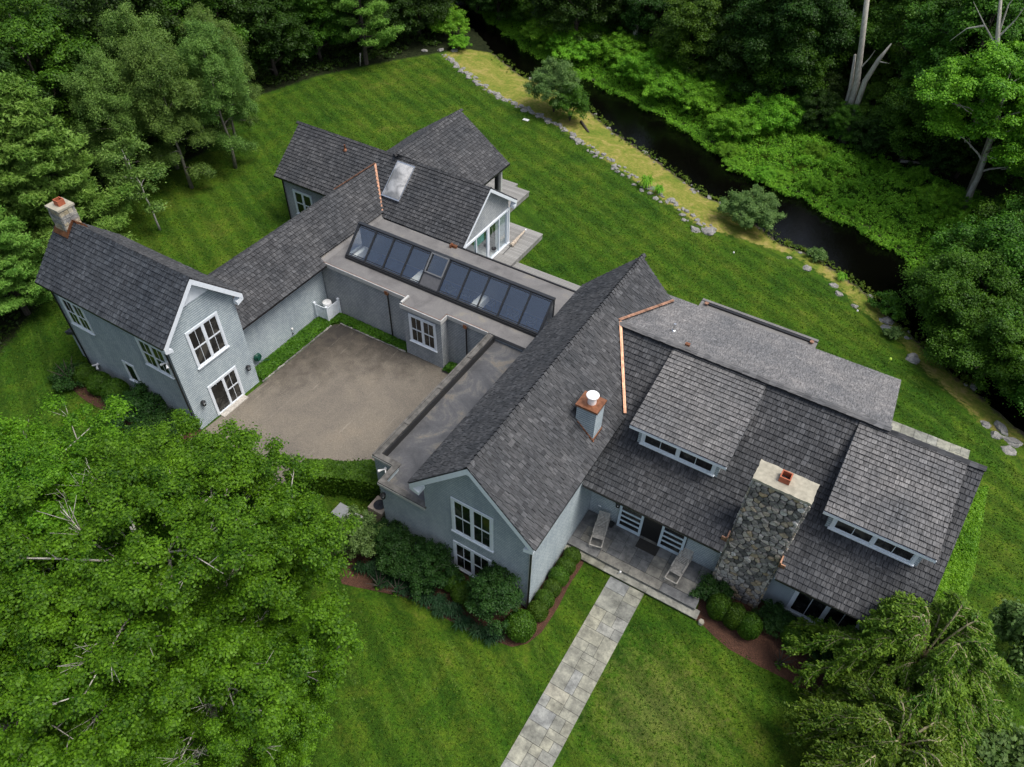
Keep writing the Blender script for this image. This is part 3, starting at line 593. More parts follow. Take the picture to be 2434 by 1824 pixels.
# --- glazed link (flat roof with long skylight)
Ez = 3.80
mb = MB()
ox0, ox1, oy0, oy1 = .30, 13.66, 8.45, 9.88
mb.prism([(-1.3, 7.21, Ez-.1), (-.6, 7.21, Ez-.1), (-.6, 7.21, Ez+.01), (-.9, 7.21, Ez+.16), (-1.3, 7.21, Ez+.16)], (0, 6.1, 0))
for a in ((-1.09, 14.74, 7.21, oy0-.06), (-1.09, 14.74, oy1+.12, 12.9), (-1.09, ox0-.06, oy0-.06, oy1+.12), (ox1+.06, 14.74, oy0-.06, oy1+.12), (5.67, 8.44, 6.57, 7.21)): mb.box(a[0], a[1], a[2], a[3], Ez-.22, Ez)
mb.build('flat_roof', M['membrane'], H, label='flat grey membrane roof around the long skylight')
mb = MB()   # pale trim with a raised lip
def lip(p, q, n):
    p, q, n = V3(*p), V3(*q), V3(*n); mb.obox(p-V3(0, 0, .20)+n*.005, q-p, n*.05, V3(0, 0, .235)); mb.obox(p-V3(0, 0, .28)+n*.005, q-p, n*.03, V3(0, 0, .079))
for p, q, n in (((-1.15, 7.21, Ez), (5.62, 7.21, Ez), (0, -1, 0)), ((5.67, 7.16, Ez), (5.67, 6.52, Ez), (-1, 0, 0)), ((5.67, 6.57, Ez), (8.44, 6.57, Ez), (0, -1, 0)), ((8.44, 6.52, Ez), (8.44, 7.16, Ez), (1, 0, 0)), ((8.5, 7.21, Ez), (11.2, 7.21, Ez), (0, -1, 0))): lip(p, q, n)
mb.build('roof_trim', M['trimgrey'], H)
mb = MB()
for p, q in (((-1.1, 7.22), (5.72, 7.22)), ((5.72, 7.2), (5.72, 6.6)), ((5.7, 6.6), (8.41, 6.6)), ((8.41, 6.6), (8.41, 7.22)), ((8.4, 7.22), (11.2, 7.22))): mb.bar((p[0], p[1], Ez+.042), (q[0], q[1], Ez+.042), .025, .012)
mb.build('copper_edge', M['copperdull'], H)
mb = MB(); mb.box(5.64, 5.76, 6.6, 7.3, Ez+.05, Ez+.16); mb.build('curb', M['trimgrey'], H)
mb = MB(); mb.box(5.2, 14.7, 12.9, 13.0, Ez-.3, Ez+.06); mb.box(5.2, 14.7, 13.0, 13.12, Ez-.34, Ez-.24); mb.build('gutter', M['black'], H)
mb = MB(); mb.box(4.95, 5.3, 12.72, 12.9, Ez, Ez+.16); mb.box(4.88, 5.0, 12.6, 12.85, Ez, Ez+.24); mb.build('scupper', M['copperdull'], H)
mb = MB(); mb.box(4.6, 9.4, 10.25, 10.34, Ez+.02, Ez+.08) if 0 else mb.box(5.5, 7.6, 10.9, 11.0, Ez+.02, Ez+.1); mb.build('rail', M['stainless'], H)
walls([([(-1.0, 7.27, 0), (5.72, 7.27, 0), (5.72, 7.27, Ez-.23), (-1.0, 7.27, Ez-.23)], (0, .15, 0)), ([(8.39, 7.27, 0), (15.1, 7.27, 0), (15.1, 7.27, Ez-.23), (8.39, 7.27, Ez-.23)], (0, .15, 0)),
       ([(5.72, 6.63, 0), (8.39, 6.63, 0), (8.39, 6.63, Ez-.23), (5.72, 6.63, Ez-.23)], (0, .15, 0)), ([(5.72, 6.78, 0), (5.87, 6.78, 0), (5.87, 6.78, Ez-.23), (5.72, 6.78, Ez-.23)], (0, .49, 0)),
       ([(8.24, 6.78, 0), (8.39, 6.78, 0), (8.39, 6.78, Ez-.23), (8.24, 6.78, Ez-.23)], (0, .49, 0))], 'siding_warm', label='grey shingled courtyard wall of the glazed link')
window((6.13, 6.629, 1.25), (1, 0, 0), (0, 0, 1), 1.9, 2.05, 2, (2, 1))
downspout(4.22, 7.16, .1, 3.5, leader=True); downspout(9.76, 7.16, .1, 3.5, leader=True)
# inside of the link
mb = MB(); mb.box(-.9, 14.6, 12.6, 12.75, 1.9, 3.55); mb.box(-.9, -.8, 7.45, 12.6, .9, 3.55); mb.box(14.5, 14.6, 7.45, 12.6, .9, 3.55); mb.build('inner_wall', M['interior'], H)
mb = MB(); mb.box(-.9, 14.6, 12.58, 12.74, .9, 1.9); mb.box(-.9, 14.6, 7.43, 12.6, .8, .9); mb.build('inner_floor', M['bluecloth'], H)
for x in (.25, 4.9, 9.2):
    mb = MB(); mb.box(x-.24, x+.24, 7.45, 12.57, 3.25, 3.7); mb.build('beam', M['cream'], H)
# the skylight
sx = [.23+1.35*i for i in range(11)]; sy0, sz0, sy1, sz1 = 8.39, 4.0, 9.86, 5.40
sk = MB(); sl_ = V3(0, sy1-sy0, sz1-sz0); sn = V3(0, -(sz1-sz0), sy1-sy0); sn /= np.linalg.norm(sn)
mb = sk
mb.box(sx[0]-.06, sx[-1]+.06, sy0-.14, sy0+.02, Ez-.02, sz0-.02); mb.box(sx[0]-.06, sx[-1]+.06, sy1+.0, sy1+.1, Ez-.02, sz1+.03)
mb.bar((sx[0]-.08, sy0, sz0), (sx[-1]+.08, sy0, sz0), .16, .09); mb.bar((sx[0]-.08, sy1+.03, sz1+.03), (sx[-1]+.08, sy1+.03, sz1+.03), .22, .10)
for i, x in enumerate(sx): mb.bar(V3(x, sy0, sz0)+sn*.03, V3(x, sy1, sz1)+sn*.03, .075 if i not in (0, 10) else .12, .09, upv=tuple(sn))
for i in range(10):
    if i != 4: mb.bar(V3(sx[i], sy0, sz0)+sl_*.07, V3(sx[i+1], sy0, sz0)+sl_*.07, .05, .03, upv=tuple(sn)); mb.bar(V3(sx[i], sy0, sz0)+sl_*.93, V3(sx[i+1], sy0, sz0)+sl_*.93, .06, .03, upv=tuple(sn))
skl = mb.build('skylight', M['bronze'], H, label='long lean-to skylight of ten glass bays in dark frames')
for i in range(10):
    mb = MB(); a = V3(sx[i]+.04, sy0, sz0); lo, hi = (0, 1) if i != 4 else (.42, 1)
    mb.prism([a+sl_*lo, a+V3(1.27, 0, 0)+sl_*lo, a+V3(1.27, 0, 0)+sl_*hi, a+sl_*hi], -sn*.008); mb.build('pane', M['glass'], skl)
mb = MB(); a = V3(sx[4]+.05, sy0, sz0)+sn*.09
for p, q in (((0, .42), (1.25, .42)), ((0, .98), (1.25, .98))): mb.bar(a+V3(p[0], 0, 0)+sl_*p[1], a+V3(q[0], 0, 0)+sl_*q[1], .08, .06, upv=tuple(sn))
for u in (.03, 1.22): mb.bar(a+V3(u, 0, 0)+sl_*.42, a+V3(u, 0, 0)+sl_*.98, .07, .06, upv=tuple(sn))
mb.build('vent_sash', plain('grey_aluminium', (.16, .165, .17), .4), skl)
mb = MB(); a = V3(sx[4]+.04, sy0, sz0); mb.prism([a+sl_*.02, a+V3(1.27, 0, 0)+sl_*.02, a+V3(1.27, 0, 0)+sl_*.42, a+sl_*.42], sn*.03); mb.build('panel', plain('grey_panel', (.10, .10, .105), .5), skl)
for k, x in enumerate((sx[0]-.03, sx[-1]+.03)):
    mb = MB(); mb.prism([(x, sy0, Ez), (x, sy1, Ez), (x, sy1, sz1), (x, sy0, sz0)], (.012, 0, 0)); mb.build('pane', M['glass'], skl)

# --- garage block with flat roof behind parapets
Fz, Fp = 3.40, 3.86
mb = MB(); mb.box(11.32, 12.53, -2.90, 7.20, Fz-.2, Fz); mb.box(12.53, 15.09, -4.0, 7.2, Fz-.2, Fz); mb.build('flat_roof', M['memdark'], H, label='dark stained flat roof behind a wooden parapet')
walls([([(11.32, -2.92, 0), (12.53, -2.92, 0), (12.53, -2.92, Fp-.08), (11.32, -2.92, Fp-.08)], (0, .12, 0)), ([(11.32, -2.8, 0), (11.44, -2.8, 0), (11.44, -2.8, Fp-.08), (11.32, -2.8, Fp-.08)], (0, 9.98, 0)),
       ([(12.53, -4.02, 0), (12.65, -4.02, 0), (12.65, -4.02, Fp-.08), (12.53, -4.02, Fp-.08)], (0, 1.22, 0)), ([(12.65, -4.02, 0), (15.1, -4.02, 0), (15.1, -4.02, Fp-.08), (12.65, -4.02, Fp-.08)], (0, .12, 0))], label='blue grey shingled walls of the garage block')
mb = MB(); T = lambda x0, x1, y0, y1: mb.box(x0, x1, y0, y1, Fp-.08, Fp)
T(11.27, 11.6, -2.68, 7.1); T(11.27, 12.75, -2.97, -2.68); T(12.47, 12.75, -4.08, -2.97); T(12.75, 15.15, -4.08, -3.8)
mb.box(11.27, 11.36, -2.95, 7.1, Fp-.02, Fp+.04)
for yy in (-.6, 2.2, 4.9): mb.box(11.26, 11.62, yy, yy+.12, Fp, Fp+.045)
mb.build('parapet_cap', M['capwood'], H)
mb = MB(); mb.box(11.62, 11.68, -2.65, 7.1, Fz, Fp-.085); mb.box(11.3, 12.7, -2.93, -2.90, Fp-.2, Fp-.085) if 0 else None; mb.build('parapet_liner', M['black'], H)
mb = MB(); mb.box(11.25, 12.46, -2.99, -2.93, Fp-.22, Fp-.082); mb.box(12.46, 15.1, -4.1, -4.03, Fp-.22, Fp-.082); mb.build('fascia', M['trimgrey'], H)
flood((12.0, -2.93, 3.3), (0, -1, 0)); lantern((12.75, -4.03, 3.1), (0, -1, 0))

# --- great cross wing (ridge along y)
gx0, gxr, gx1, gy0, gy1, gz0, gz1 = 14.76, 17.78, 20.80, -4.53, 11.33, 5.90, 8.97
walls([(pent_y(-4.02, 15.1, 20.43, 0, 6.1, gxr, 8.78), (0, 15.0, 0))], label='tall blue grey gable walls of the great wing')
L = S2(gxr-gx0, gz1-gz0)
rf = roof_slope('roof', (gx1, gy0, gz0), (0, 1, 0), (gxr-gx1, 0, gz1-gz0), [[(0, 0), (gy1-gy0, 0), (gy1-gy0, L), (0, L)]], seed=51, e=.23, th=.08, wr=(.15, .26), label='steep grey roof of the great wing facing the chimneys')
rl = roof_slope('roof', (gx0, gy1, gz0), (0, -1, 0), (gxr-gx0, 0, gz1-gz0), [[(0, 0), (gy1-gy0, 0), (gy1-gy0, L), (0, L)]], seed=52, e=.23, wr=(.16, .30), label='steep grey roof of the great wing facing the courtyard')
ridge_cap(rf, (gxr, gy0, gz1+.04), (gxr, gy1, gz1+.04), (3, 0, -3), (-3, 0, -3), seed=8, e=.23, w=.2, lift=.075)
gutter((gx0-.03, gy0+.05, gz0-.05), (gx0-.03, 7.0, gz0-.05)); gutter((gx1+.03, gy0+.05, gz0-.05), (gx1+.03, 3.6, gz0-.05))
rake((gx0+.01, gy0+.01, gz0), (gxr, gy0+.01, gz1), (gx1-.01, gy0+.01, gz0), (0, -1, 0), soff=.48, ret=.45)
mb = MB(); mb.prism([(17.05, -4.021, 7.75), (18.5, -4.021, 7.75), (gxr, -4.021, 8.6)], (0, -.03, 0)); mb.build('gable_panel', M['white'], H)
window((16.54, -4.021, 3.27), (1, 0, 0), (0, 0, 1), 2.1, 2.42, 2, (2, 1)); window((16.52, -4.021, .25), (1, 0, 0), (0, 0, 1), 2.05, 2.15, 2, (2, 1))
downspout(20.5, -4.08, 0, 5.8); mb = MB(); mb.box(20.40, 20.46, -4.06, -3.9, 0, 5.9); mb.build('corner_board', M['trimgrey'], H)
# shingled chimney stack with copper cap
mb = MB(); mb.box(19.46, 20.38, 1.27, 2.08, 6.0, 8.12); cs = mb.build('chimney', M['siding'], H, label='grey shingled chimney stack with copper cap')
mb = MB(); mb.box(19.40, 20.44, 1.21, 2.14, 8.12, 8.22); mb.build('cap', M['copperdull'], cs)
mb = MB(); mb.lathe((19.95, 1.67, 8.22), [(.19, 0), (.19, .32)], 20); mb.lathe((19.95, 1.67, 8.62), [(.27, 0), (.28, .05), (.25, .07)], 24)
for k in range(4): t = k*math.pi/2; mb.bar((19.95+.17*math.cos(t), 1.67+.17*math.sin(t), 8.5), (19.95+.22*math.cos(t), 1.67+.22*math.sin(t), 8.64), .03, .02, upv=(1, .3, 0))
mb.build('flue', M['capwhite'], cs)
mb = MB(); mb.prism([(20.39, 1.22, 6.30), (20.39, 2.13, 6.30), (20.39, 2.13, 6.5), (20.39, 1.22, 6.5)], (.03, 0, 0)); mb.bar((19.55, 1.24, 7.18), (20.42, 1.24, 6.36), .05, .12); mb.build('flashing', M['copperdull'], cs)
# copper valleys
def valley(pts, w=.13):
    mb = MB()
    for (p, q, up_) in pts: mb.bar(V3(*p)+V3(0, 0, .115), V3(*q)+V3(0, 0, .115), w, .03, upv=up_); mb.bar(V3(*p)+V3(0, 0, .13), V3(*q)+V3(0, 0, .13), w*.25, .035, upv=up_)
    return mb.build('copper_valley', M['copper'], H)
valley([((18.70, 7.1, 8.08), (20.82, 3.72, 6.02), (.45, -.3, 1)), ((18.62, 7.1, 8.14), (19.85, 11.33, 6.95), (.45, .2, 1))])
valley([((-2.97, 15.43, 5.73), (-.87, 13.2, 4.0), (.35, -.35, 1)), ((-2.97, 15.43, 5.79), (-5.0, 13.3, 4.2), (-.35, -.35, 1))], .14)

# --- main house (ridge along x)
hy0, hyr, hz0, hz1, hx1 = .64, 7.08, 4.04, 7.94, 34.80
sl = (hz1-hz0)/(hyr-hy0); L = S2(hyr-hy0, hz1-hz0); tt = lambda y: (y-hy0)/(hyr-hy0)*L
walls([([(34.4, 2.05, 0), (34.4, 10.4, 0), (34.4, 10.4, 4.55), (34.4, hyr, 7.78), (34.4, 2.05, hz0+sl*1.41-.15)], (-.15, 0, 0)), ([(20.44, 2.05, 0), (34.25, 2.05, 0), (34.25, 2.05, 4.72), (20.44, 2.05, 4.72)], (0, .15, 0)), ([(20.44, 10.4, 0), (34.25, 10.4, 0), (34.25, 10.4, 4.5), (20.44, 10.4, 4.5)], (0, -.15, 0))], label='blue grey shingled walls of the main house')
X0 = 18.75; c0, c1 = 27.06-X0, 29.31-X0
rf = roof_slope('roof', (X0, hy0, hz0), (1, 0, 0), (0, hyr-hy0, hz1-hz0), [[(20.45-X0, 0), (c0, 0), (c0, tt(2.47)), (20.45-X0, tt(2.47))], [(20.45-X0, tt(2.47)), (hx1-X0, tt(2.47)), (hx1-X0, L), (0, L)], [(c1, 0), (hx1-X0, 0), (hx1-X0, tt(2.47)), (c1, tt(2.47))]], seed=61, e=.25, label='dark front roof slope of the main house')
Lr = S2(12.05-7.0, 8.14-6.70)
roof_slope('roof_rear', (31.08, 12.05, 6.70), (-1, 0, 0), (0, 7.0-12.05, 8.14-6.70), [[(0, 0), (12.3, 0), (12.6, Lr), (0, Lr)]], seed=62, e=.14, th=.012, wr=(.12, .36), label='low pitched pale grey rear roof of the main house')
roof_slope('roof', (hx1, 10.9, 4.3), (-1, 0, 0), (0, hyr-10.9, hz1-4.3), [[(0, 0), (16, 0), (16, 5.27), (0, 5.27)]], seed=63)
mb = MB(); mb.prism([(31.05, 12.0, 6.5), (31.05, 7.1, 7.95), (31.05, 7.1, 7.0), (31.05, 9, 5.5), (31.05, 12.0, 4.2)], (-.15, 0, 0)); mb.box(19.5, 30.9, 11.75, 11.9, 3.9, 6.5); mb.build('wall', M['siding'], H)
ridge_cap(rf, (34.8, hyr, hz1+.1), (31.1, hyr, hz1+.1), (0, -3, -1.9), (0, 3, -2.3), seed=9, e=.3, w=.2); ridge_cap(rf, (31.1, hyr-.03, 8.18), (18.95, hyr-.03, 8.18), (0, -3, -1.9), (0, 3, -.85), seed=9, e=.3, w=.18, lift=.03, mname='roof_light')
gutter((31.2, 10.96, 4.27), (34.8, 10.96, 4.27)); gutter((20.5, hy0-.02, hz0-.05), (27.0, hy0-.02, hz0-.05)); gutter((29.36, hy0-.02, hz0-.05), (34.8, hy0-.02, hz0-.05))
mb = MB(); mb.box(20.44, 27.05, .72, 2.04, 3.82, 3.86); mb.box(29.32, 34.5, .72, 2.04, 3.82, 3.86); mb.build('soffit', M['white'], H)
# rear parts
mb = MB(); mb.box(20.2, 26.94, 11.6, 16.4, 3.6, 3.8); mb.box(20.2, 26.94, 16.22, 16.4, 3.8, 3.9); mb.box(20.2, 20.36, 15.2, 16.2, 3.8, 3.86); mb.build('flat_roof', M['membrane'], H, label='narrow flat roof behind the main house')
mb = MB(); mb.box(20.3, 26.84, 11.9, 16.3, 0, 3.59); mb.box(17.5, 19.6, 11.4, 15.6, 0, 3.7); mb.build('wall', M['siding_warm'], H)
mb = MB(); mb.box(20.5, 26.7, 16.02, 16.16, 3.81, 3.9); mb.build('gutter', M['black'], H)
mb = MB()
for x in (20.55, 26.65): mb.box(x-.1, x+.1, 15.9, 16.1, 3.9, 3.97)
mb.build('scupper', M['copper'], H)
for x, y in ((20.98, 8.29),):
    z = 8.14-(y-7)*.285; mb = MB(); mb.tube([(x, y, z-.05), (x, y, z+.45)], [.06, .06], 10); mb.lathe((x, y, z), [(.15, 0), (.1, .08), (.07, .1)], 10); mb.build('vent_pipe', M['stainless'], H)
mb = MB(); mb.box(21.9, 22.12, 7.2, 7.36, 8.1, 8.26); mb.build('roof_vent', M['copperdull'], H)
# dormers
def dormer(x0, x1, seed, lab):
    y0, z0, y1, z1 = 2.54, 6.93, 6.98, 7.93; L = S2(y1-y0, z1-z0)
    r = roof_slope('roof_light', (x0, y0, z0), (1, 0, 0), (0, y1-y0, z1-z0), [[(0, 0), (x1-x0, 0), (x1-x0, L), (0, L)]], seed=seed, e=.235, wr=(.13, .36), label=lab)
    mb = MB(); zb = lambda y: hz0+sl*(y-hy0)+.05
    for x in (x0+.34, x1-.40): mb.prism([(x, 3.02, zb(3.02)), (x, 3.02, 6.92), (x, 6.6, 7.68), (x, 6.6, zb(6.6)-.05)], (.1, 0, 0))
    mb.box(x0+.34, x1-.3, 3.0, 3.1, zb(3.0)-.1, 6.9); mb.build('dormer_wall', M['siding'], H)
    mb = MB(); mb.box(x0, x1, y0-.03, y0+.03, z0-.2, z0-.06); mb.prism([(x0, y0, z0-.19), (x0, y0, z0-.05), (x0, y1, z1-.1), (x0, y1-.6, z1-.35)], (.03, 0, 0)); mb.prism([(x1-.03, y0, z0-.19), (x1-.03, y0, z0-.05), (x1-.03, y1, z1-.1), (x1-.03, y1-.6, z1-.35)], (.03, 0, 0)); mb.build('fascia', M['white'], H)
    window((x0+.5, 2.999, 5.60), (1, 0, 0), (0, 0, 1), x1-x0-.95, .98, 2, (2, 1), tr=.13, rows=1, proud=.07)
dormer(21.51, 25.91, 71, 'pale slate dormer roof nearer the great wing'); dormer(29.92, 34.15, 72, 'pale slate dormer roof at the open end of the house')
# sliding doors and the opening between them
mb = MB(); mb.box(21.98, 25.42, 2.02, 2.049, .36, 2.75); od = mb.build('doorway', M['black'], H)
for a, b in ((22.02, 23.25), (24.18, 25.38)):
    mb = MB(); z0 = .37; z1 = 2.6
    mb.box(a, a+.12, 1.9, 1.97, z0, z1); mb.box(b-.12, b, 1.9, 1.97, z0, z1); mb.box(a+.12, b-.12, 1.9, 1.968, z0, z0+.2)
    for k in range(1, 6): z = z0+.2+k*.38; mb.box(a+.12, b-.12, 1.9, 1.966, z-.05, z+.05)
    d = mb.build('sliding_door', plain('blue_white_paint', (.52, .62, .70), .5), H); mb = MB(); mb.box(a+.1, b-.1, 1.93, 1.945, z0+.1, z1); mb.build('pane', M['glassdark'], d)
window((30.43, 2.049, .32), (1, 0, 0), (0, 0, 1), 2.9, 2.1, 2, (2, 1), rows=1)
lantern((21.9, 2.05, 2.0), (0, -1, 0))
mb = MB(); mb.box(20.9, 21.05, 2.02, 2.05, 1.0, 1.06); mb.build('vent', M['capwhite'], H)

# great fieldstone chimney
def rubble(mb, o, R, Uv, w, h, size, seed, dep=(.04, .10)):
    r = random.Random(seed); o = np.array(o, float); R = np.array(R, float); Uv = np.array(Uv, float); Nn = np.cross(R, Uv)
    nx, ny = max(2, round(w/size)), max(2, round(h/(size*.72))); P = []
    for j in range(-1, ny+1):
        for i in range(-1, nx+1): P.append(((i+.5+.5*(j % 2)+r.uniform(-.42, .42))*w/nx, (j+.5+r.uniform(-.40, .40))*h/ny))
    for p in P:
        nb = sorted(P, key=lambda q: (q[0]-p[0])**2+(q[1]-p[1])**2)[1:15]; c = [(0, 0), (w, 0), (w, h), (0, h)]
        for q in nb:
            c = clip(c, q[0]-p[0], q[1]-p[1], (q[0]**2+q[1]**2-p[0]**2-p[1]**2)/2)
            if len(c) < 3: break
        if len(c) < 3: continue
        cx = sum(a[0] for a in c)/len(c); cy = sum(a[1] for a in c)/len(c)
        # subdivide the outline for a rounder stone
        c2 = []
        for i in range(len(c)): a, b = c[i], c[(i+1) % len(c)]; c2 += [a, ((a[0]+b[0])/2, (a[1]+b[1])/2)]
        n = len(c2); d = r.uniform(*dep); k0 = .93; k1 = .78
        rad = max(math.hypot(a[0]-cx, a[1]-cy) for a in c2)
        def rg(k, z, corner): return [o+R*(cx+(a[0]-cx)*k*(corner if i % 2 == 0 else 1))+Uv*(cy+(a[1]-cy)*k*(corner if i % 2 == 0 else 1))+Nn*(z+r.uniform(-.006, .006)) for i, a in enumerate(c2)]
        A = rg(k0, 0, .9); B = rg(k0*.97, d*.7, .88); C = rg(k1*.85, d, .9); top = o+R*cx+Uv*cy+Nn*(d+r.uniform(-.015, .02))
        fs = [(i, (i+1) % n, n+(i+1) % n, n+i) for i in range(n)]+[(n+i, n+(i+1) % n, 2*n+(i+1) % n, 2*n+i) for i in range(n)]+[(2*n+i, 2*n+(i+1) % n, 3*n) for i in range(n)]
        mb.add(A+B+C+[top], fs)
jx0, jx1, jy0, jy1, jz = 27.11, 29.26, 1.47, 2.42, 8.12
mb = MB(); mb.box(jx0, jx1, jy0, jy1, 0, jz, 1)
rubble(mb, (jx0, jy0, 0), (1, 0, 0), (0, 0, 1), jx1-jx0, jz, .29, 1); rubble(mb, (jx1, jy0, 0), (0, 1, 0), (0, 0, 1), jy1-jy0, jz, .25, 2); rubble(mb, (jx0, jy1, 0), (0, -1, 0), (0, 0, 1), jy1-jy0, jz, .25, 3); rubble(mb, (jx1, jy1, 5), (-1, 0, 0), (0, 0, 1), jx1-jx0, jz-5, .25, 4)
st = mb.build('chimney', [M['fieldstone'], M['mortar']], H, label='massive fieldstone chimney on the front of the main house')
mb = MB(); r = random.Random(5); pts = []
def edge(a, b, n): return [(a[0]+(b[0]-a[0])*i/n+r.uniform(-.02, .02), a[1]+(b[1]-a[1])*i/n+r.uniform(-.02, .02)) for i in range(n)]
cs_ = [(jx0-.07, jy0-.07), (jx1+.07, jy0-.07), (jx1+.07, jy1+.07), (jx0-.07, jy1+.07)]
for i in range(4): pts += edge(cs_[i], cs_[(i+1) % 4], 14 if i % 2 == 0 else 6)
mb.prism([(x, y, jz) for x, y in pts], (0, 0, .13)); mb.build('cap', M['mortarcap'], st); flue(st, 28.12, 2.0, jz+.13, .21, .28)
for x in (27.02, 29.3):
    mb = MB(); sg = -1 if x < 28 else 1
    mb.box(min(x, x+sg*.22), max(x, x+sg*.22), 1.0, 1.06, 4.3, 4.52); mb.box(x-.03, x+.03, 1.0, 1.4, 4.28, 4.6); mb.build('flashing', M['copper'], st)

# ------------------------------------------------------------------ GROUND
near = [(-40, 62), (-25, 56.5), (-19.04, 53.11), (-14.5, 49.26), (-9.6, 46.29), (-2.88, 45.07), (3.42, 40.76), (8.61, 38.19), (14.46, 34.94), (17.36, 34.4), (21.47, 31.83), (23.93, 31.69), (28.08, 29.5), (31.16, 27.0), (34.6, 24.2), (36.66, 22.84), (39.5, 20.6), (46, 14), (60, 2)]
far = [(-42, 68), (-25.54, 60.5), (-18.06, 55.6), (-8.09, 49.6), (1.07, 47.71), (9.74, 43.9), (16.36, 39.61), (21.31, 38.58), (26.12, 36.66), (30.2, 34.5), (31.8, 31.6), (33.4, 28.6), (35.6, 26.0), (38.0, 24.0), (41.5, 21.6), (49, 15), (64, 4)]
boul = [(-18.12, 44.27), (-15.65, 43.17), (-12.49, 41.35), (-9.33, 39.76), (-6.24, 38.89), (-3.28, 38.07), (-.45, 37.28), (2.64, 35.79), (6.69, 33.79), (10.43, 31.94), (13.75, 30.53), (15.24, 29.62), (17.01, 29.32)]
lawn = [(-16, -42), (-17, -20), (-14.5, -7), (-17.5, -1), (-20.5, 4), (-23.5, 10), (-23, 17), (-27, 27), (-25.2, 33.7), (-21.5, 40.4), (-18.8, 44.6)]+[(-17, 47.5)]+near[3:]+[(70, -42)]
def seg_d(P, line, closed=False):
    P = np.asarray(P, float); d = np.full(len(P), 1e9); L = len(line)
    for i in range(L if closed else L-1):
        a = np.array(line[i]); b = np.array(line[(i+1) % L]); ab = b-a; t = np.clip(((P-a)@ab)/(ab@ab), 0, 1); d = np.minimum(d, np.hypot(*(P-a-t[:, None]*ab).T))
    return d
def inside(P, poly):
    P = np.asarray(P, float); x, y = P.T; c = np.zeros(len(P), bool); n = len(poly)
    for i in range(n):
        (x0, y0), (x1, y1) = poly[i], poly[(i+1) % n]
        with np.errstate(divide='ignore', invalid='ignore'): k = ((y0 > y) != (y1 > y)) & (x < (x1-x0)*(y-y0)/((y1-y0) if y1 != y0 else 1e-9)+x0)
        c ^= k
    return c
creekpoly = near+far[::-1]
def fbm(P, s, seed=0): return np.array([noise.fractal(Vector((p[0]*s+seed, p[1]*s, seed)), 1., 2., 4) for p in P])
def ground_z(P):
    P = np.asarray(P, float); dn = seg_d(P, near); df = seg_d(P, far); ins = inside(P, creekpoly); d = np.minimum(dn, df)
    s = np.clip(d/4.5, 0, 1); z = -.62+.62*(s*s*(3-2*s)); z = np.where(ins, -.62-.5*np.clip(d/1.2, 0, 1), z)
    return z
WZ = -.60
xs = np.concatenate([np.linspace(-260, -62, 12), np.arange(-60, 70.1, .8), np.linspace(75, 300, 12)]); ys = np.concatenate([np.linspace(-200, -46, 10), np.arange(-44, 100.1, .8), np.linspace(105, 420, 14)])
GX, GY = np.meshgrid(xs, ys, indexing='ij'); GP = np.stack([GX.ravel(), GY.ravel()], 1); GZ = ground_z(GP)
nx, ny = len(xs), len(ys); ii, jj = np.meshgrid(np.arange(nx-1), np.arange(ny-1), indexing='ij'); q0 = (ii*ny+jj).ravel()
GF = np.stack([q0, q0+ny, q0+ny+1, q0+1], 1)
def mesh_np(name, V, F, mats, smooth=False):
    me = bpy.data.meshes.new(name); V = np.asarray(V, np.float32); F = np.asarray(F, np.int32); n = F.shape[1]
    me.vertices.add(len(V)); me.vertices.foreach_set('co', V.ravel()); me.loops.add(F.size); me.loops.foreach_set('vertex_index', F.ravel())
    me.polygons.add(len(F)); me.polygons.foreach_set('loop_start', np.arange(0, F.size, n, dtype=np.int32))
    for m in (mats if isinstance(mats, (list, tuple)) else [mats]): me.materials.append(m)
    me.update(calc_edges=True); me.validate()
    if smooth: me.polygons.foreach_set('use_smooth', np.ones(len(F), bool))
    return me
me = mesh_np('ground', np.column_stack([GP, GZ]), GF, M['ground'], True)
sm = lambda x: np.clip(x, 0, 1)
lin = inside(GP, lawn); ld = seg_d(GP, lawn, True); zf = np.where(lin, sm(.5-ld/1.6), sm(.5+ld/1.6))
dryp = boul+[(19.5, 29.8), (22, 30.2), (26, 28.2), (28.5, 26.2), (31, 24.6), (33, 22.4), (37, 19.2), (40, 19.5)]+[p for p in near[2:17]][::-1]
di = inside(GP, dryp); dd = seg_d(GP, dryp, True); zd = np.where(di, sm(.5+dd/1.2), sm(.5-dd/1.2)); zd = zd*np.where(GP[:, 0] > 22, .75, 1)
zm = sm(1.1-np.minimum(seg_d(GP, near), seg_d(GP, far))/1.1); zm = np.where(inside(GP, creekpoly), 1, zm)
_bk = [(p[0], p[1]-.3) for p in far[1:13]]+[(47, 25), (44, 36), (36, 43), (28, 45.5), (20, 46.5), (14, 49), (4, 56), (-10, 61), (-24, 65)]
zf = np.where(inside(GP, _bk), 0, zf)
ca = me.color_attributes.new('zone', 'FLOAT_COLOR', 'POINT'); ca.data.foreach_set('color', np.column_stack([zf, zd, zm, np.ones_like(zf)]).astype(np.float32).ravel())
tag(link('ground', me), kind='structure')
mb = MB(); mb.add([(x, y, WZ) for x, y in near]+[(x, y, WZ) for x, y in far], []); 
pn = [(x, y) for x, y in near]; pf = far
from mathutils.geometry import tessellate_polygon
poly = [Vector((x, y-0, WZ)) for x, y in [(a, b-1.2) for a, b in near]+[(a, b+1.2) for a, b in far[::-1]]]
mb = MB(); mb.add(poly, [tuple(t) for t in tessellate_polygon([poly])]); me = mb.build('water', M['water']); tag(me, kind='structure')
for p_ in me.data.polygons:
    if p_.normal.z < 0: me.data.flip_normals(); break
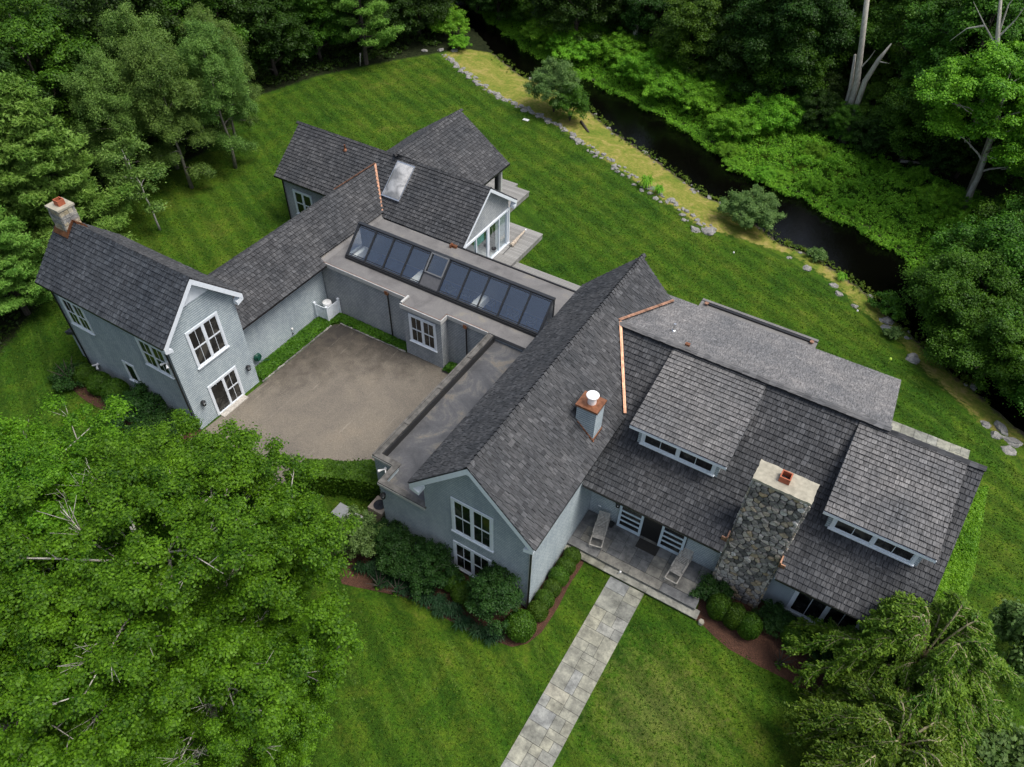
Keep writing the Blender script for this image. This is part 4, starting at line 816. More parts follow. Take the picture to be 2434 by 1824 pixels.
def sheet(name, pts, z, m, kind='structure', th=None):
    poly = [Vector((x, y, z)) for x, y in pts]; tr = [tuple(t) for t in tessellate_polygon([poly])]
    mb = MB(); mb.add(poly, tr); o = mb.build(name, m)
    if sum(p.normal.z for p in o.data.polygons) < 0: o.data.flip_normals()
    return tag(o, kind=kind)
def wobble(pts, amp=.12, step=.5, seed=1, closed=True):
    o = []; n = len(pts)
    for i in range(n if closed else n-1):
        a, b = pts[i], pts[(i+1) % n]; L = math.hypot(b[0]-a[0], b[1]-a[1]); k = max(1, int(L/step))
        for j in range(k): x = a[0]+(b[0]-a[0])*j/k; y = a[1]+(b[1]-a[1])*j/k; v = noise.noise_vector(Vector((x*.7, y*.7, seed))); o.append((x+v.x*amp, y+v.y*amp))
    return o
drive = [(0.25, -.1), (.3, 6.2), (.6, 6.45), (5.7, 6.55), (5.7, 6.63), (8.45, 6.63), (9.5, 6.4), (11.3, 6.3), (11.3, -2.4), (8.4, -3.6), (6.6, -4.4), (4.6, -6.2), (3.6, -9.5), (4.2, -14), (5.3, -17.2), (6.9, -19.5), (6.5, -26), (-1, -26), (-1.5, -17), (-.5, -9), (.1, -4.4)]
sheet('driveway', drive, .012, M['asphalt'])
sheet('mulch_bed', wobble([(12.3, -3.9), (20.44, -3.9), (20.44, 2.0), (21.55, -.6), (21.6, -3.2), (21.6, -4.7), (21.3, -5.5), (20.8, -6.0), (19.3, -6.25), (17.1, -6.35), (15.9, -6.4), (14.9, -6.7), (13.8, -7.05), (12.6, -7.5), (11, -6.5), (10.6, -4.6), (11.5, -2.9)], .1), .01, M['mulch'])
sheet('mulch_bed', wobble([(26.96, 2.0), (27.05, -.52), (27.5, -.55), (28.9, -1.0), (30.3, -1.1), (31.9, -1.05), (33.5, -.6), (35.5, .5), (35.5, 2.0)], .1), .01, M['mulch'])
sheet('mulch_bed', wobble([(-9.4, -4.3), (0, -4.3), (0.05, -5.6), (-3, -6.4), (-7, -6.3), (-9.4, -6.0)], .1), .01, M['mulch'])
# curb of cobbles round the ivy beds
mb = MB(); r = random.Random(4)
def curb(p, q):
    L = math.hypot(q[0]-p[0], q[1]-p[1]); s = 0; d = ((q[0]-p[0])/L, (q[1]-p[1])/L)
    while s < L-.1:
        w_ = r.uniform(.18, .34); a = V3(p[0]+d[0]*s, p[1]+d[1]*s, 0); mb.obox(a, V3(*d, 0)*(w_-.015), V3(-d[1], d[0], 0)*r.uniform(.09, .12), V3(0, 0, r.uniform(.05, .085))); s += w_
curb((.22, .1), (.28, 6.1)); curb((.6, 6.42), (5.6, 6.52)); tag(mb.build('kerb', M['boulder']), kind='structure')
# flagstones
def guil(x0, x1, y0, y1, r, mn=.45, mx=1.0):
    w_, h_ = x1-x0, y1-y0
    if w_ <= mx*r.uniform(.65, 1.25) and h_ <= mx*r.uniform(.65, 1.25): return [(x0, x1, y0, y1)]
    if (w_ > h_ and w_ > mn*1.6) or h_ < mn*1.6:
        if w_ < mn*1.6: return [(x0, x1, y0, y1)]
        c = x0+w_*r.uniform(.36, .64); return guil(x0, c, y0, y1, r, mn, mx)+guil(c, x1, y0, y1, r, mn, mx)
    c = y0+h_*r.uniform(.36, .64); return guil(x0, x1, y0, c, r, mn, mx)+guil(x0, x1, c, y1, r, mn, mx)
def flags(name, x0, x1, y0, y1, z, m, seed, mn=.4, mx=.95, shear=0.):
    r = random.Random(seed); mb = MB(); mb.prism([(x0+.02, y0+.02, z-.05), (x1-.02, y0+.02, z-.05), (x1-.02, y1-.02, z-.05), (x0+.02, y1-.02, z-.05)], (0, 0, .03), 1)
    for a, b, c, d in guil(x0, x1, y0, y1, r, mn, mx): g_ = .008; mb.box(a+g_, b-g_, c+g_, d-g_, z-.05, z+r.uniform(-.004, .004))
    return tag(mb.build(name, [m, M['mortar']]), kind='structure')
flags('path', 22.95, 24.68, -24, -.56, .03, M['flag'], 14, .3, 1.0)
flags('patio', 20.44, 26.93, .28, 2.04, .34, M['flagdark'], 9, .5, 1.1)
mb = MB(); mb.box(20.44, 26.95, -.08, 2.04, 0, .285)
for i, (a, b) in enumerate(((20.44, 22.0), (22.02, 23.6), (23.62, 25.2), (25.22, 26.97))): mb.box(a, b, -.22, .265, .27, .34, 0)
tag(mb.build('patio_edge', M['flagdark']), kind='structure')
mb = MB(); mb.box(20.46, 27.1, -.48, -.1, 0, .12)
for a, b in ((20.44, 22.5), (22.52, 24.7), (24.72, 27.2)): mb.box(a, b, -.56, -.09, .12, .17)
tag(mb.build('step', M['flag']), kind='structure')
flags('terrace', 31.2, 36.25, 10.5, 16.5, .3, M['flag'], 12, .6, 1.2)
mb = MB(); mb.box(31.25, 36.2, 10.55, 16.45, 0, .245); tag(mb.build('terrace_wall', M['boulder']), kind='structure')

# ------------------------------------------------------------------ plants
rg = np.random.default_rng(5)
def leaf_verts(P, Nn, size, elong=1.5, rg=rg, curl=.0, along=None):
    """kites centred at P with normals Nn"""
    n = len(P); Nn = Nn/(np.linalg.norm(Nn, axis=1)[:, None]+1e-9)
    a = rg.normal(size=(n, 3)) if along is None else along+rg.normal(size=(n, 3))*.25
    a -= (a*Nn).sum(1)[:, None]*Nn; a /= np.linalg.norm(a, axis=1)[:, None]+1e-9; b = np.cross(Nn, a)
    s = (size*rg.uniform(.65, 1.3, n))[:, None]
    V = np.stack([P-a*s*.5*elong, P+b*s*.5-a*s*.08+Nn*s*.12, P+a*s*.5*elong, P-b*s*.5-a*s*.08+Nn*s*.12], 1)
    return V.reshape(-1, 3)
def quads(n, off=0): return np.arange(n*4, dtype=np.int32).reshape(-1, 4)+off
def leaf_mesh(name, P, Nn, size, m, **k):
    V = leaf_verts(P, Nn, size, **k); return mesh_np(name, V, quads(len(P)), m)
def crown_pts(rg, centers, rad, per, flat=.62, shell=.35):
    """leaf clumps: leaves sit mostly on the upper outer part of each clump"""
    n = len(centers); c = np.repeat(centers, per, 0); rr = np.repeat(rad, per)
    d = rg.normal(size=(n*per, 3)); d /= np.linalg.norm(d, axis=1)[:, None]; d[:, 2] = np.where(rg.random(n*per) < .7, np.abs(d[:, 2]), d[:, 2])
    q = (shell+(1-shell)*rg.random(n*per))*rr; q = np.where(rg.random(n*per) < .12, rr*rg.uniform(1, 1.5, n*per), q); P = c+d*q[:, None]*np.array([1, 1, flat]); Nn = d*.8+np.array([0, 0, .7])+rg.normal(size=d.shape)*.45
    return P, Nn
def make_tree(kind, seed, h, R, base=.25, nleaf=30000, size=.16, leafm='oak', barkm='bark', clump=.85, lean=(0, 0), nclump=150, flat=.7, branches=9, tr=.22, elong=1.35, top=1., droop=0., expose=0.):
    """returns (trunk mesh, crown mesh)"""
    r = random.Random(seed); g = np.random.default_rng(seed); mb = MB()
    hb = h*base; axis = lambda z: V3(lean[0]*(z/h)**1.3, lean[1]*(z/h)**1.3, z)
    k = 7; pts = [axis(h*.9*i/k)+V3(r.uniform(-.12, .12), r.uniform(-.12, .12), 0)*(1 if i else 0) for i in range(k+1)]
    mb.tube(pts, [tr*(1.25 if i == 0 else 1)*(1-i/k*.88) for i in range(k+1)], 8)
    cz = (hb+h)/2; hz = (h-hb)/2
    tips = []
    nb = branches
    for i in range(nb):
        t = (i+.5)/nb; z0 = hb*.8+(h*.82-hb*.8)*t; ang = i*2.4+r.uniform(-.4, .4)
        prof = math.sqrt(max(.05, 1-((z0+hz*.35-cz)/hz)**2)) if kind != 'cone' else (1.05-t)
        L = R*prof*r.uniform(.75, 1.05)
        p0 = axis(z0); e = p0+V3(math.cos(ang)*L, math.sin(ang)*L, L*(.55-.25*(1-t))-droop*L)
        m1 = p0*.5+e*.5+V3(r.uniform(-.3, .3), r.uniform(-.3, .3), L*.12)
        rr = tr*(1-z0/h*.8)*.5; mb.tube([p0, p0*.72+m1*.28+V3(0, 0, .1), m1, e], [rr, rr*.8, rr*.55, rr*.18], 6)
        for s_ in range(5):
            u = .35+.6*s_/4; q = (p0*(1-u)**2+m1*2*u*(1-u)+e*u*u); a2 = ang+r.choice((-1, 1))*r.uniform(.5, 1.1); l2 = L*.42*r.uniform(.6, 1.1)*(1.15-u*.5)
            e2 = q+V3(math.cos(a2)*l2, math.sin(a2)*l2, l2*r.uniform(.15, .6)-droop*l2); mb.tube([q, (q+e2)/2+V3(0, 0, .08), e2], [rr*.4, rr*.26, rr*.08], 5)
            tips += [e2, (q+e2)/2+V3(0, 0, .1)]
            for w_ in range(2): a3 = a2+r.uniform(-1, 1); l3 = l2*.5; e3 = e2*.6+q*.4+V3(math.cos(a3)*l3, math.sin(a3)*l3, l3*.45); mb.tube([e2*.6+q*.4, e3], [rr*.2, rr*.06], 4); tips.append(e3)
        tips.append(e)
    # fill the crown's shell with clumps so the outline is uneven but closed
    C = []
    while len(C) < max(nclump*.6, nclump-len(tips)//2):
        d = V3(*g.normal(size=3)); d /= np.linalg.norm(d)
        if d[2] < -.45: continue
        q = g.uniform(.62, 1.0); z = cz+d[2]*hz*q; zz = (z-hb)/(h-hb)
        rad = R if kind != 'cone' else R*(1.12-zz)*1.1/max(.3, math.sqrt(max(.01, 1-d[2]**2)))*.9
        n_ = noise.noise(Vector((d[0]*1.7+seed, d[1]*1.7, d[2]*1.7)))
        k_ = q*(1+.38*n_+.22*noise.noise(Vector((d[0]*3.6+seed, d[1]*3.6, d[2]*3.6)))); a = axis(z); C.append((a[0]+d[0]*rad*k_, a[1]+d[1]*rad*k_, z+n_*.5))
    C = np.array(C); gn = np.array([noise.noise(Vector(((p[0])*.62+seed, p[1]*.62, p[2]*.62+7.7))) for p in C])
    C = C[gn > -.10-.12*(g.random(len(C)) < .3)]       # open pockets between the boughs
    C = np.array(list(map(tuple, C))+[tuple(t) for t in tips if r.random() < .62]); C = C[C[:, 2] > hb*.6]
    for i in range(int(expose)):       # bare pale limbs reaching the surface, with gaps round them
        d = V3(*g.normal(size=3)); d[2] = abs(d[2])*.9+.15; d /= np.linalg.norm(d); z = cz+d[2]*hz; q = g.uniform(.8, .98); E_ = V3(d[0]*R*q, d[1]*R*q, cz+d[2]*hz*q); S_ = E_*V3(.5, .5, 1)-V3(0, 0, E_[2]*.28)
        mid = (S_+E_)/2+V3(g.uniform(-.3, .3), g.uniform(-.3, .3), .15); r0 = g.uniform(.018, .04); mb.tube([S_, mid, E_], [r0, r0*.7, r0*.25], 5)
        for k_ in range(8): u = g.uniform(.1, .95); q_ = mid*(1-u)+E_*u; e_ = q_+(E_-S_)*.14+V3(g.uniform(-.6, .6), g.uniform(-.6, .6), g.uniform(-.05, .4)); mb.tube([q_, e_], [r0*.4, r0*.15], 4)
        dist = np.linalg.norm(C-(E_*.8+mid*.2), axis=1); C = C[(dist > .7) | (g.random(len(C)) < .45)]
    rad = clump*g.uniform(.55, 1.25, len(C)); per = max(8, nleaf//len(C))
    P, Nn = crown_pts(g, C, rad, per, flat)
    if droop: P[:, 2] -= g.random(len(P))**2*droop*1.2
    me = leaf_mesh(kind+'_crown', P, Nn, size, M[leafm], elong=elong, rg=g)
    t_ = bpy.data.meshes.new(kind+'_trunk'); t_.from_pydata(mb.v, [], mb.f); t_.materials.append(M[barkm]); t_.polygons.foreach_set('use_smooth', [True]*len(mb.f))
    return t_, me
def make_pine(seed, h, R, leafm='pineleaf', nb=64, base=.12, size=.22):
    r = random.Random(seed); g = np.random.default_rng(seed); mb = MB(); mb.tube([(0, 0, 0), (.05, .05, h*.5), (0, 0, h)], [.28, .17, .03], 8); P = []; A = []
    for i in range(nb):
        t = (i+.5)/nb; z = h*(base+(1-base)*t**.9)+r.uniform(-.35, .35)*(1-t); ang = i*2.39996+r.uniform(-.2, .2); L = R*(1-t)**.7*r.uniform(.55, 1.2)+.4
        d = V3(math.cos(ang), math.sin(ang), 0); p0 = V3(0, 0, z); pts = [p0, p0+d*L*.5+V3(0, 0, L*.06), p0+d*L+V3(0, 0, L*.26)]
        mb.tube(pts, [.07*(1-t)+.02, .04*(1-t)+.012, .01], 5)
        n2 = int(6+L*4)
        for j in range(n2):
            u = .28+.72*(j+.5)/n2; q = pts[0]*(1-u)**2+pts[1]*2*u*(1-u)+pts[2]*u*u; sd = (1 if j % 2 else -1)*r.uniform(.5, 1.0); a2 = ang+sd; l2 = L*.34*(1.25-u)*r.uniform(.7, 1.2)+.2
            d2 = V3(math.cos(a2), math.sin(a2), r.uniform(.1, .4)); k = int(18+l2*34); s = g.random(k)[:, None]; pp = q+d2*l2*s+g.normal(size=(k, 3))*np.array([.15, .15, .12]); P.append(pp); A.append(np.tile(d2, (k, 1))+g.normal(size=(k, 3))*.7)
    P = np.concatenate(P); A = np.concatenate(A); Nn = g.normal(size=P.shape)*.6+np.array([0, 0, 1.]); P = np.repeat(P, 3, 0); Nn = np.repeat(Nn, 3, 0)+g.normal(size=(len(P), 3))*.4; A = np.repeat(A, 3, 0)+g.normal(size=(len(P), 3))*.7+np.array([0, 0, .3])
    me = leaf_mesh('pine_crown', P, Nn, size*.28, M[leafm], elong=4.5, rg=g, along=A)
    t_ = bpy.data.meshes.new('pine_trunk'); t_.from_pydata(mb.v, [], mb.f); t_.materials.append(M['barkdark']); return t_, me
def make_weeping(seed, h, R):
    r = random.Random(seed); g = np.random.default_rng(seed); tb = MB(); tb.tube([(0, 0, 0), (.1, .1, h*.35), (0, 0, h*.6)], [.16, .12, .08], 8); wb = MB(); P = []; A = []
    for i in range(70):
        ang = i*2.39996+r.uniform(-.5, .5); t = (i+.5)/70; L = R*(.35+.75*math.sqrt(t))*r.uniform(.6, 1.15); z0 = h*(.62-.3*t); top_ = h*(1.0-.5*t)*r.uniform(.75, 1.1)
        d = V3(math.cos(ang), math.sin(ang), 0); tw = V3(-d[1], d[0], 0)*r.uniform(-.3, .3)
        pts = []
        for j in range(9):
            u = j/8; rad = L*u**.85; z = z0+(top_-z0)*math.sin(min(1, u*1.9)*math.pi/2) if u < .52 else top_-(top_*(.28+.3*t))*((u-.52)/.48)**1.6
            pts.append(d*rad+tw*L*u*u+V3(0, 0, z))
        wb.tube(pts, [.045*(1-.78*j/8) for j in range(9)], 5)
        for j in range(2, 9):
            for s_ in range(7):
                u = g.random(); q = pts[j-1]*(1-u)+pts[j]*u; a2 = ang+r.uniform(-1.0, 1.0); l2 = r.uniform(.3, .95); n = 4; pp = [q]
                dd = V3(math.cos(a2), math.sin(a2), .15)
                for k in range(n): dd = dd+V3(0, 0, -.25); pp.append(pp[-1]+dd/np.linalg.norm(dd)*l2/n)
                if s_ < 3: wb.tube(pp, [.013, .011, .009, .007, .005], 3)
                for k in range(n):
                    m_ = 17; uu = g.random(m_)[:, None]; P.append(pp[k]*(1-uu)+pp[k+1]*uu+g.normal(size=(m_, 3))*.055); A.append(np.tile(pp[k+1]-pp[k], (m_, 1))/(l2/n)+g.normal(size=(m_, 3))*.5)
    P = np.concatenate(P); A = np.concatenate(A); P[:, 2] -= .09; Nn = g.normal(size=P.shape)*.6+np.array([0, 0, .9]); me = leaf_mesh('weeping_crown', P, Nn, .062, M['weep'], elong=2.2, rg=g, along=A)
    t_ = bpy.data.meshes.new('trunk'); t_.from_pydata(tb.v, [], tb.f); t_.materials.append(M['bark']); b_ = bpy.data.meshes.new('limbs'); b_.from_pydata(wb.v, [], wb.f); b_.materials.append(M['barktan']); return t_, me, b_
def plant_tree(name, tm, x, y, label, cat='tree', group=None, s=1., rz=0., z=None, sz=None):
    z = float(ground_z([(x, y)])[0]) if z is None else z
    e = empty(name, (x, y, z-.05), rz, label=label, cat=cat, group=group); e.scale = (s, s, sz or s)
    for nm, m in zip(('trunk', 'crown', 'limbs'), tm):
        o = bpy.data.objects.new(nm, m); COL.objects.link(o); o.parent = e
    return e

# prototypes shared by many trees
OK = [make_tree('canopy', 100+i, 14, 4.8, .12, 110000, .12, 'oak', 'barkdark', .68, nclump=480, flat=.75) for i in range(3)]
DK = [make_tree('shade', 120+i, 13, 4.6, .08, 90000, .125, 'oakdark', 'barkdark', .68, nclump=450, flat=.8) for i in range(2)]
BI = [make_tree('birch', 140+i, 11.3, 2.25, .14, 120000, .062, 'birchleaf', 'bark', .46, nclump=420, flat=.9, branches=12, tr=.13, droop=.35) for i in range(2)]
BR = make_tree('bright', 160, 11, 4.2, .30, 130000, .10, 'bright', 'barkpale', .55, lean=(-1.6, -.6), nclump=480, flat=.65)
MA = [make_tree('maple', 170+i, 11, 5.9, .15, 430000, .072, 'maple', 'barkpale', .42, nclump=1400, flat=.62, branches=17, tr=.26, expose=11) for i in range(2)]
PI = make_pine(180, 12.6, 3.7, nb=120); PD = make_pine(181, 13, 3.6, size=.24, nb=50)
SM = make_tree('small', 190, 6.5, 1.9, .3, 12000, .10, 'birchleaf', 'barkwhite', .5, lean=(-1.5, .6), nclump=80, flat=.8, branches=8, tr=.08)
def bush(seed, R, h, n, size, leafm, cl=.35, nc=40, elong=1.4):
    g = np.random.default_rng(seed); C = []
    while len(C) < nc:
        d = V3(*g.normal(size=3)); d /= np.linalg.norm(d)
        if d[2] < -.2: continue
        k = g.uniform(.5, 1.0)*(1+.65*noise.noise(Vector((d[0]*2.1+seed, d[1]*2.1, d[2]*2.1)))); C.append((d[0]*R*k, d[1]*R*k, h*.42+d[2]*h*.5*k))
    C = np.array(C); P, Nn = crown_pts(g, C, cl*g.uniform(.6, 1.2, nc), n//nc, .8); P[:, 2] = np.abs(P[:, 2]); return leaf_mesh('bush_leaves', P, Nn, size, M[leafm], elong=elong, rg=g)
def bush_stems(seed, R, h, barkm='barkdark', n=9):
    r = random.Random(seed); mb = MB()
    for i in range(n): a = i*2.4; k = r.uniform(.5, .85); mb.tube([(0, 0, -.1), (math.cos(a)*R*k*.35, math.sin(a)*R*k*.35, h*.4), (math.cos(a)*R*k, math.sin(a)*R*k, h*.8)], [.05, .035, .01], 5)
    me = bpy.data.meshes.new('stems'); me.from_pydata(mb.v, [], mb.f); me.materials.append(M[barkm]); return me
def place_bush(meshes, x, y, label, cat='bush', name='bush', s=1., sz=None, rz=0., group=None, z=None):
    z = float(ground_z([(x, y)])[0]) if z is None else z
    e = empty(name, (x, y, z), rz, label=label, cat=cat, group=group); e.scale = (s, s, sz or s)
    for nm, m in zip(('foliage', 'stems'), meshes): o = bpy.data.objects.new(nm, m); COL.objects.link(o); o.parent = e
    return e
def clipped_ball(seed, n=5200, size=.042, leafm='boxleaf', sq=1.):
    g = np.random.default_rng(seed); d = g.normal(size=(n, 3)); d /= np.linalg.norm(d, axis=1)[:, None]; d = d[d[:, 2] > -.75]
    k = np.array([1+.07*noise.noise(Vector(tuple(q*2.2+seed))) for q in d]); P = d*k[:, None]*(1+g.normal(size=len(d))*.02)[:, None]*.5; P[:, 2] = P[:, 2]*sq+.42*sq
    a = leaf_mesh('ball_leaves', P, d+g.normal(size=d.shape)*.55, size, M[leafm], rg=g)
    mb = MB(); mb.lathe((0, 0, .42*sq), [(.02, -.44*sq)]+[(.46*math.sin(t), -.46*sq*math.cos(t)) for t in np.linspace(.3, 2.9, 10)]+[(.02, .46*sq)], 16); b = bpy.data.meshes.new('twig_core'); b.from_pydata(mb.v, [], mb.f); b.materials.append(M[leafm]); return a, b

# --- the big maples at lower left
plant_tree('maple_tree', MA[0], 4.0, -15.0, 'broad bright green maple hiding the drive beside the tower, reaching the left edge', s=.98, rz=.4)
plant_tree('maple_tree', MA[1], 10.6, -13.3, 'largest maple crown, between the gravel courtyard and the front lawn', s=1.05, rz=1.9)
plant_tree('maple_tree', MA[0], 9.0, -19.2, 'maple crown filling the bottom left of the photo by the shaded drive', s=.86, rz=2.7)
plant_tree('maple_tree', MA[1], 13.8, -15.1, 'bright maple crown lowest beside the dark front lawn', s=.74, rz=4.4)
# --- birches, pines and the wood on the left
plant_tree('birch_tree', SM, -17.1, 7.4, 'small leaning white birch standing alone on the lawn behind the tower', rz=.2)
for i, (x, y, s, rz, lab) in enumerate([(-19.6, 12.6, 1.06, 0, 'birch with a dark trunk at the front of the grove, on the lawn edge'), (-19.0, 16.6, 1.02, 1.1, 'rightmost birch of the grove, overhanging the mown stripes'), (-21.6, 9.4, 1.0, 2.2, 'leftmost birch of the grove, above the pale chimney'),
        (-22.8, 14.0, 1.12, 3.1, 'tallest birch at the heart of the grove'), (-21.5, 19.2, 1.0, 4.2, 'rear birch of the grove, nearest the dark wood')]):
    plant_tree('birch_tree', BI[i % 2], x, y, lab, group='birches on the lawn edge', s=s, rz=rz)
plant_tree('pine_tree', PI, -18.3, 2.0, 'large soft green white pine behind the tower chimney', rz=.3)
plant_tree('pine_tree', PI, -16.6, -3.4, 'lower dark pine at the left edge beside the tower', s=.68, rz=2.)
for x, y in ((-24, -6), (-18.5, -8.6), (-21.5, -12), (-17, -15)): plant_tree('broadleaf_tree', OK[0], x, y, 'unseen tree added beyond the left margin to shade the lawn', s=1.0, group='added trees shading the lawn from outside the view')  # out-of-view trees added to darken the lawn left of the tower
plant_tree('pine_tree', PD, -23.2, 38.3, 'bare-stemmed pine at the far corner of the back lawn', s=.9, rz=1.)
wood = [(-28, 9, 0), (-27, 15.5, 1), (-29, 22, 0), (-31.5, 28.5, 1), (-30, 35, 0), (-26.5, 41.5, 1), (-33, 3, 0), (-35, 13, 0), (-36, 21, 1), (-37.5, 29, 0), (-36.5, 37, 0), (-33, 44, 1), (-27.5, 48.5, 0), (-41, 7, 1), (-43, 17, 0), (-45, 26, 0), (-44, 35, 1), (-41, 43, 0), (-36, 50, 0), (-50, 10, 0), (-53, 21, 1), (-54, 32, 0), (-51, 41, 0), (-46, 49, 1), (-24, -3, 0), (-60, 27, 0), (-26, 2.5, 1)]
woodlab = ['dark broadleaf tree just behind the birch grove, near the pine', 'broadleaf tree behind the middle of the birch grove', 'canopy tree behind the upper right birches', 'canopy tree at the wood edge above the pool house lawn', 'dark tree at the shaded edge of the back lawn', 'tree overhanging the far left corner of the back lawn', 'canopy tree behind the big pine at the left edge', 'second-row tree behind the pine and leftmost birch', 'second-row tree behind the tallest birch', 'second-row tree directly above the birch grove', 'second-row tree above the shaded lawn edge', 'second-row tree left of the bare-stemmed pine', 'dark tree between the bare-stemmed pine and the creek head', 'third-row tree near the top left corner', 'third-row tree left of centre over the birches, top edge', 'third-row tree above the birches, top edge', 'third-row tree over the upper lawn corner, top edge', 'third-row tree above the bare-stemmed pine', 'back tree above the leafy bank of the creek head', 'tree in the extreme top left corner', 'back-row tree along the top edge, left part', 'back-row tree along the top edge over the birches', 'back-row tree along the top edge left of the pine', 'back-row tree along the top edge behind the pine', 'low dark tree at the left edge below the pine', 'farthest tree in the top left wood', 'shaded tree between the two pines at the left edge']
for i, ((x, y, k), lab) in enumerate(zip(wood, woodlab)):
    tm = (OK if k == 0 else DK)[i % 3 if k == 0 else i % 2]; plant_tree('broadleaf_tree', tm, x, y, lab, group='trees of the left wood', s=rnd.uniform(.9, 1.12), rz=rnd.uniform(0, 6.28))
# --- the wood beyond the creek
woodr = [(14, 52, 1, 'dark tree behind the brightest bank shrubs, right of the pale pole trunk'), (14.6, 51.5, 1, 'dark viny tree in front of the twin pale trunks'), (28.6, 49.5, 0, 'dark green tree left of the leaning grey trunk'), (8, 57, 1, 'shaded tree right of the bare pale pole at the top edge'), (16, 60, 0, 'canopy tree left of the twin pale trunks, top edge'), (24, 56, 0, 'canopy tree right of the twin pale trunks'), (31, 54, 1, 'dark tree behind the bright leaning tree'), (2, 63, 1, 'shaded tree at the top centre above the creek shrubs'), (38, 50, 0, 'tree under the dead grey crown at the top right'), (38, 42, 1, 'dark tree right of the leaning grey trunk, right edge'), (-6, 66, 0, 'tree at the top centre beyond the creek bend'), (10, 67, 0, 'back-row tree at the top edge over the creek shrubs'), (22, 66, 1, 'back-row tree behind the broken snag'), (33, 63, 0, 'back-row tree near the top right corner'), (41, 58, 0, 'tree in the extreme top right corner'), (43, 35, 0, 'canopy tree at the right edge, middle height'), (-15, 68, 1, 'tree above the dark head of the creek'), (-22, 62, 0, 'tree on the far side of the creek head'), (-13, 77, 0, 'farthest tree above the creek head, top edge'), (0, 76, 0, 'farthest tree at the top centre'), (30, 72, 1, 'farthest tree at the top right')]
for i, (x, y, k, lab) in enumerate(woodr):
    tm = (OK if k == 0 else DK)[i % 3 if k == 0 else i % 2]; plant_tree('broadleaf_tree', tm, x, y, lab, group='trees beyond the creek', s=rnd.uniform(.92, 1.12), rz=rnd.uniform(0, 6.28))
LOW = [make_tree('low', 200+i, 8, 3.7, .04, 100000, .10, 'oak', 'barkdark', .55, nclump=450, flat=.8, branches=10) for i in range(2)]
LOWD = make_tree('low', 210, 8, 3.8, .03, 80000, .11, 'oakdark', 'barkdark', .58, nclump=400, flat=.8, branches=10)
g3 = random.Random(12); pts_ = []
for (x0, x1, yb) in ((-28, 40, 51.5), (-30, 44, 57.5), (-32, 46, 64), (-34, 48, 71)):
    x = x0
    while x < x1: pts_.append((x+g3.uniform(-1, 1), yb+g3.uniform(-1.5, 1.5)+max(0, -x*.32)-max(0, x-18)*.30)); x += 4.9
for i, (x, y) in enumerate(pts_):
  if not ((16.5 < x < 25.5 and 43 < y < 52) or (-4 < x < 1 and y < 57)): plant_tree('understorey_tree', (LOWD, LOW[0], LOWD, LOW[1])[i % 4], x, y, 'low dark tree filling the shaded wood beyond the creek', group='understorey of the wood beyond the creek', s=g3.uniform(.8, 1.15), rz=g3.uniform(0, 6))
for i, (x, y) in enumerate(((-25.8, 12), (-26, 19.5), (-29.5, 25.5), (-28.6, 31.2), (-27.6, 36.5), (-24.5, 43.8), (-31, 18), (-33.5, 24.5), (-33, 32), (-31.5, 39.5), (-29.5, 45), (-25, 6.5), (-22.5, -1), (-34, 9), (-39, 24), (-38, 33), (-38.5, 40), (-23, 47))): plant_tree('understorey_tree', (LOWD, LOW[0], LOWD)[i % 3], x, y, 'low dark tree filling the shaded wood left of the back lawn', group='understorey of the left wood', s=g3.uniform(.75, 1.05), rz=g3.uniform(0, 6))
plant_tree('broadleaf_tree', BR, 32.4, 42.6, 'bright green leaning tree with a grey trunk at the upper right', s=1.12, rz=0)
OV = [make_tree('overhang', 220+i, 7.6, 4.3, .0, 110000, .10, 'oak', 'barkdark', .6, nclump=480, flat=.9, branches=11) for i in range(2)]
for i, (x, y, s, lab) in enumerate([(34.4, 27.8, .86, 'low spreading tree leaning over the creek pool'), (36.4, 24.6, .84, 'dense low tree hiding the creek above the far rocks'), (39.8, 23.6, .8, 'low tree at the right edge over the small bright water'), (35.8, 31.6, 1.0, 'taller low tree right behind the creek pool'), (39.4, 27.6, 1.05, 'tall dense tree at the right edge above the small bright water'), (38.5, 36, 1.1, 'rounded low tree below the leaning grey trunk'), (43, 31, 1.2, 'low tree at the right edge behind the creek thicket')]):
    plant_tree('broadleaf_tree', OV[i % 2], x, y, lab, s=s, rz=i*1.3, z=-1.5)
for i, (x, y, s) in enumerate(((18.6, 48.6, .5), (21.4, 48.0, .45), (24, 47.2, .5), (26.4, 48.8, .6), (29, 46.6, .5), (22.8, 50.2, .6), (17.6, 51.2, .6), (31, 47.6, .6))): plant_tree('understorey_tree', (LOWD, LOW[0])[i % 2], x, y, 'dark sapling at the wood edge around the pale trunks', group='saplings round the pale trunks', s=s, rz=i)
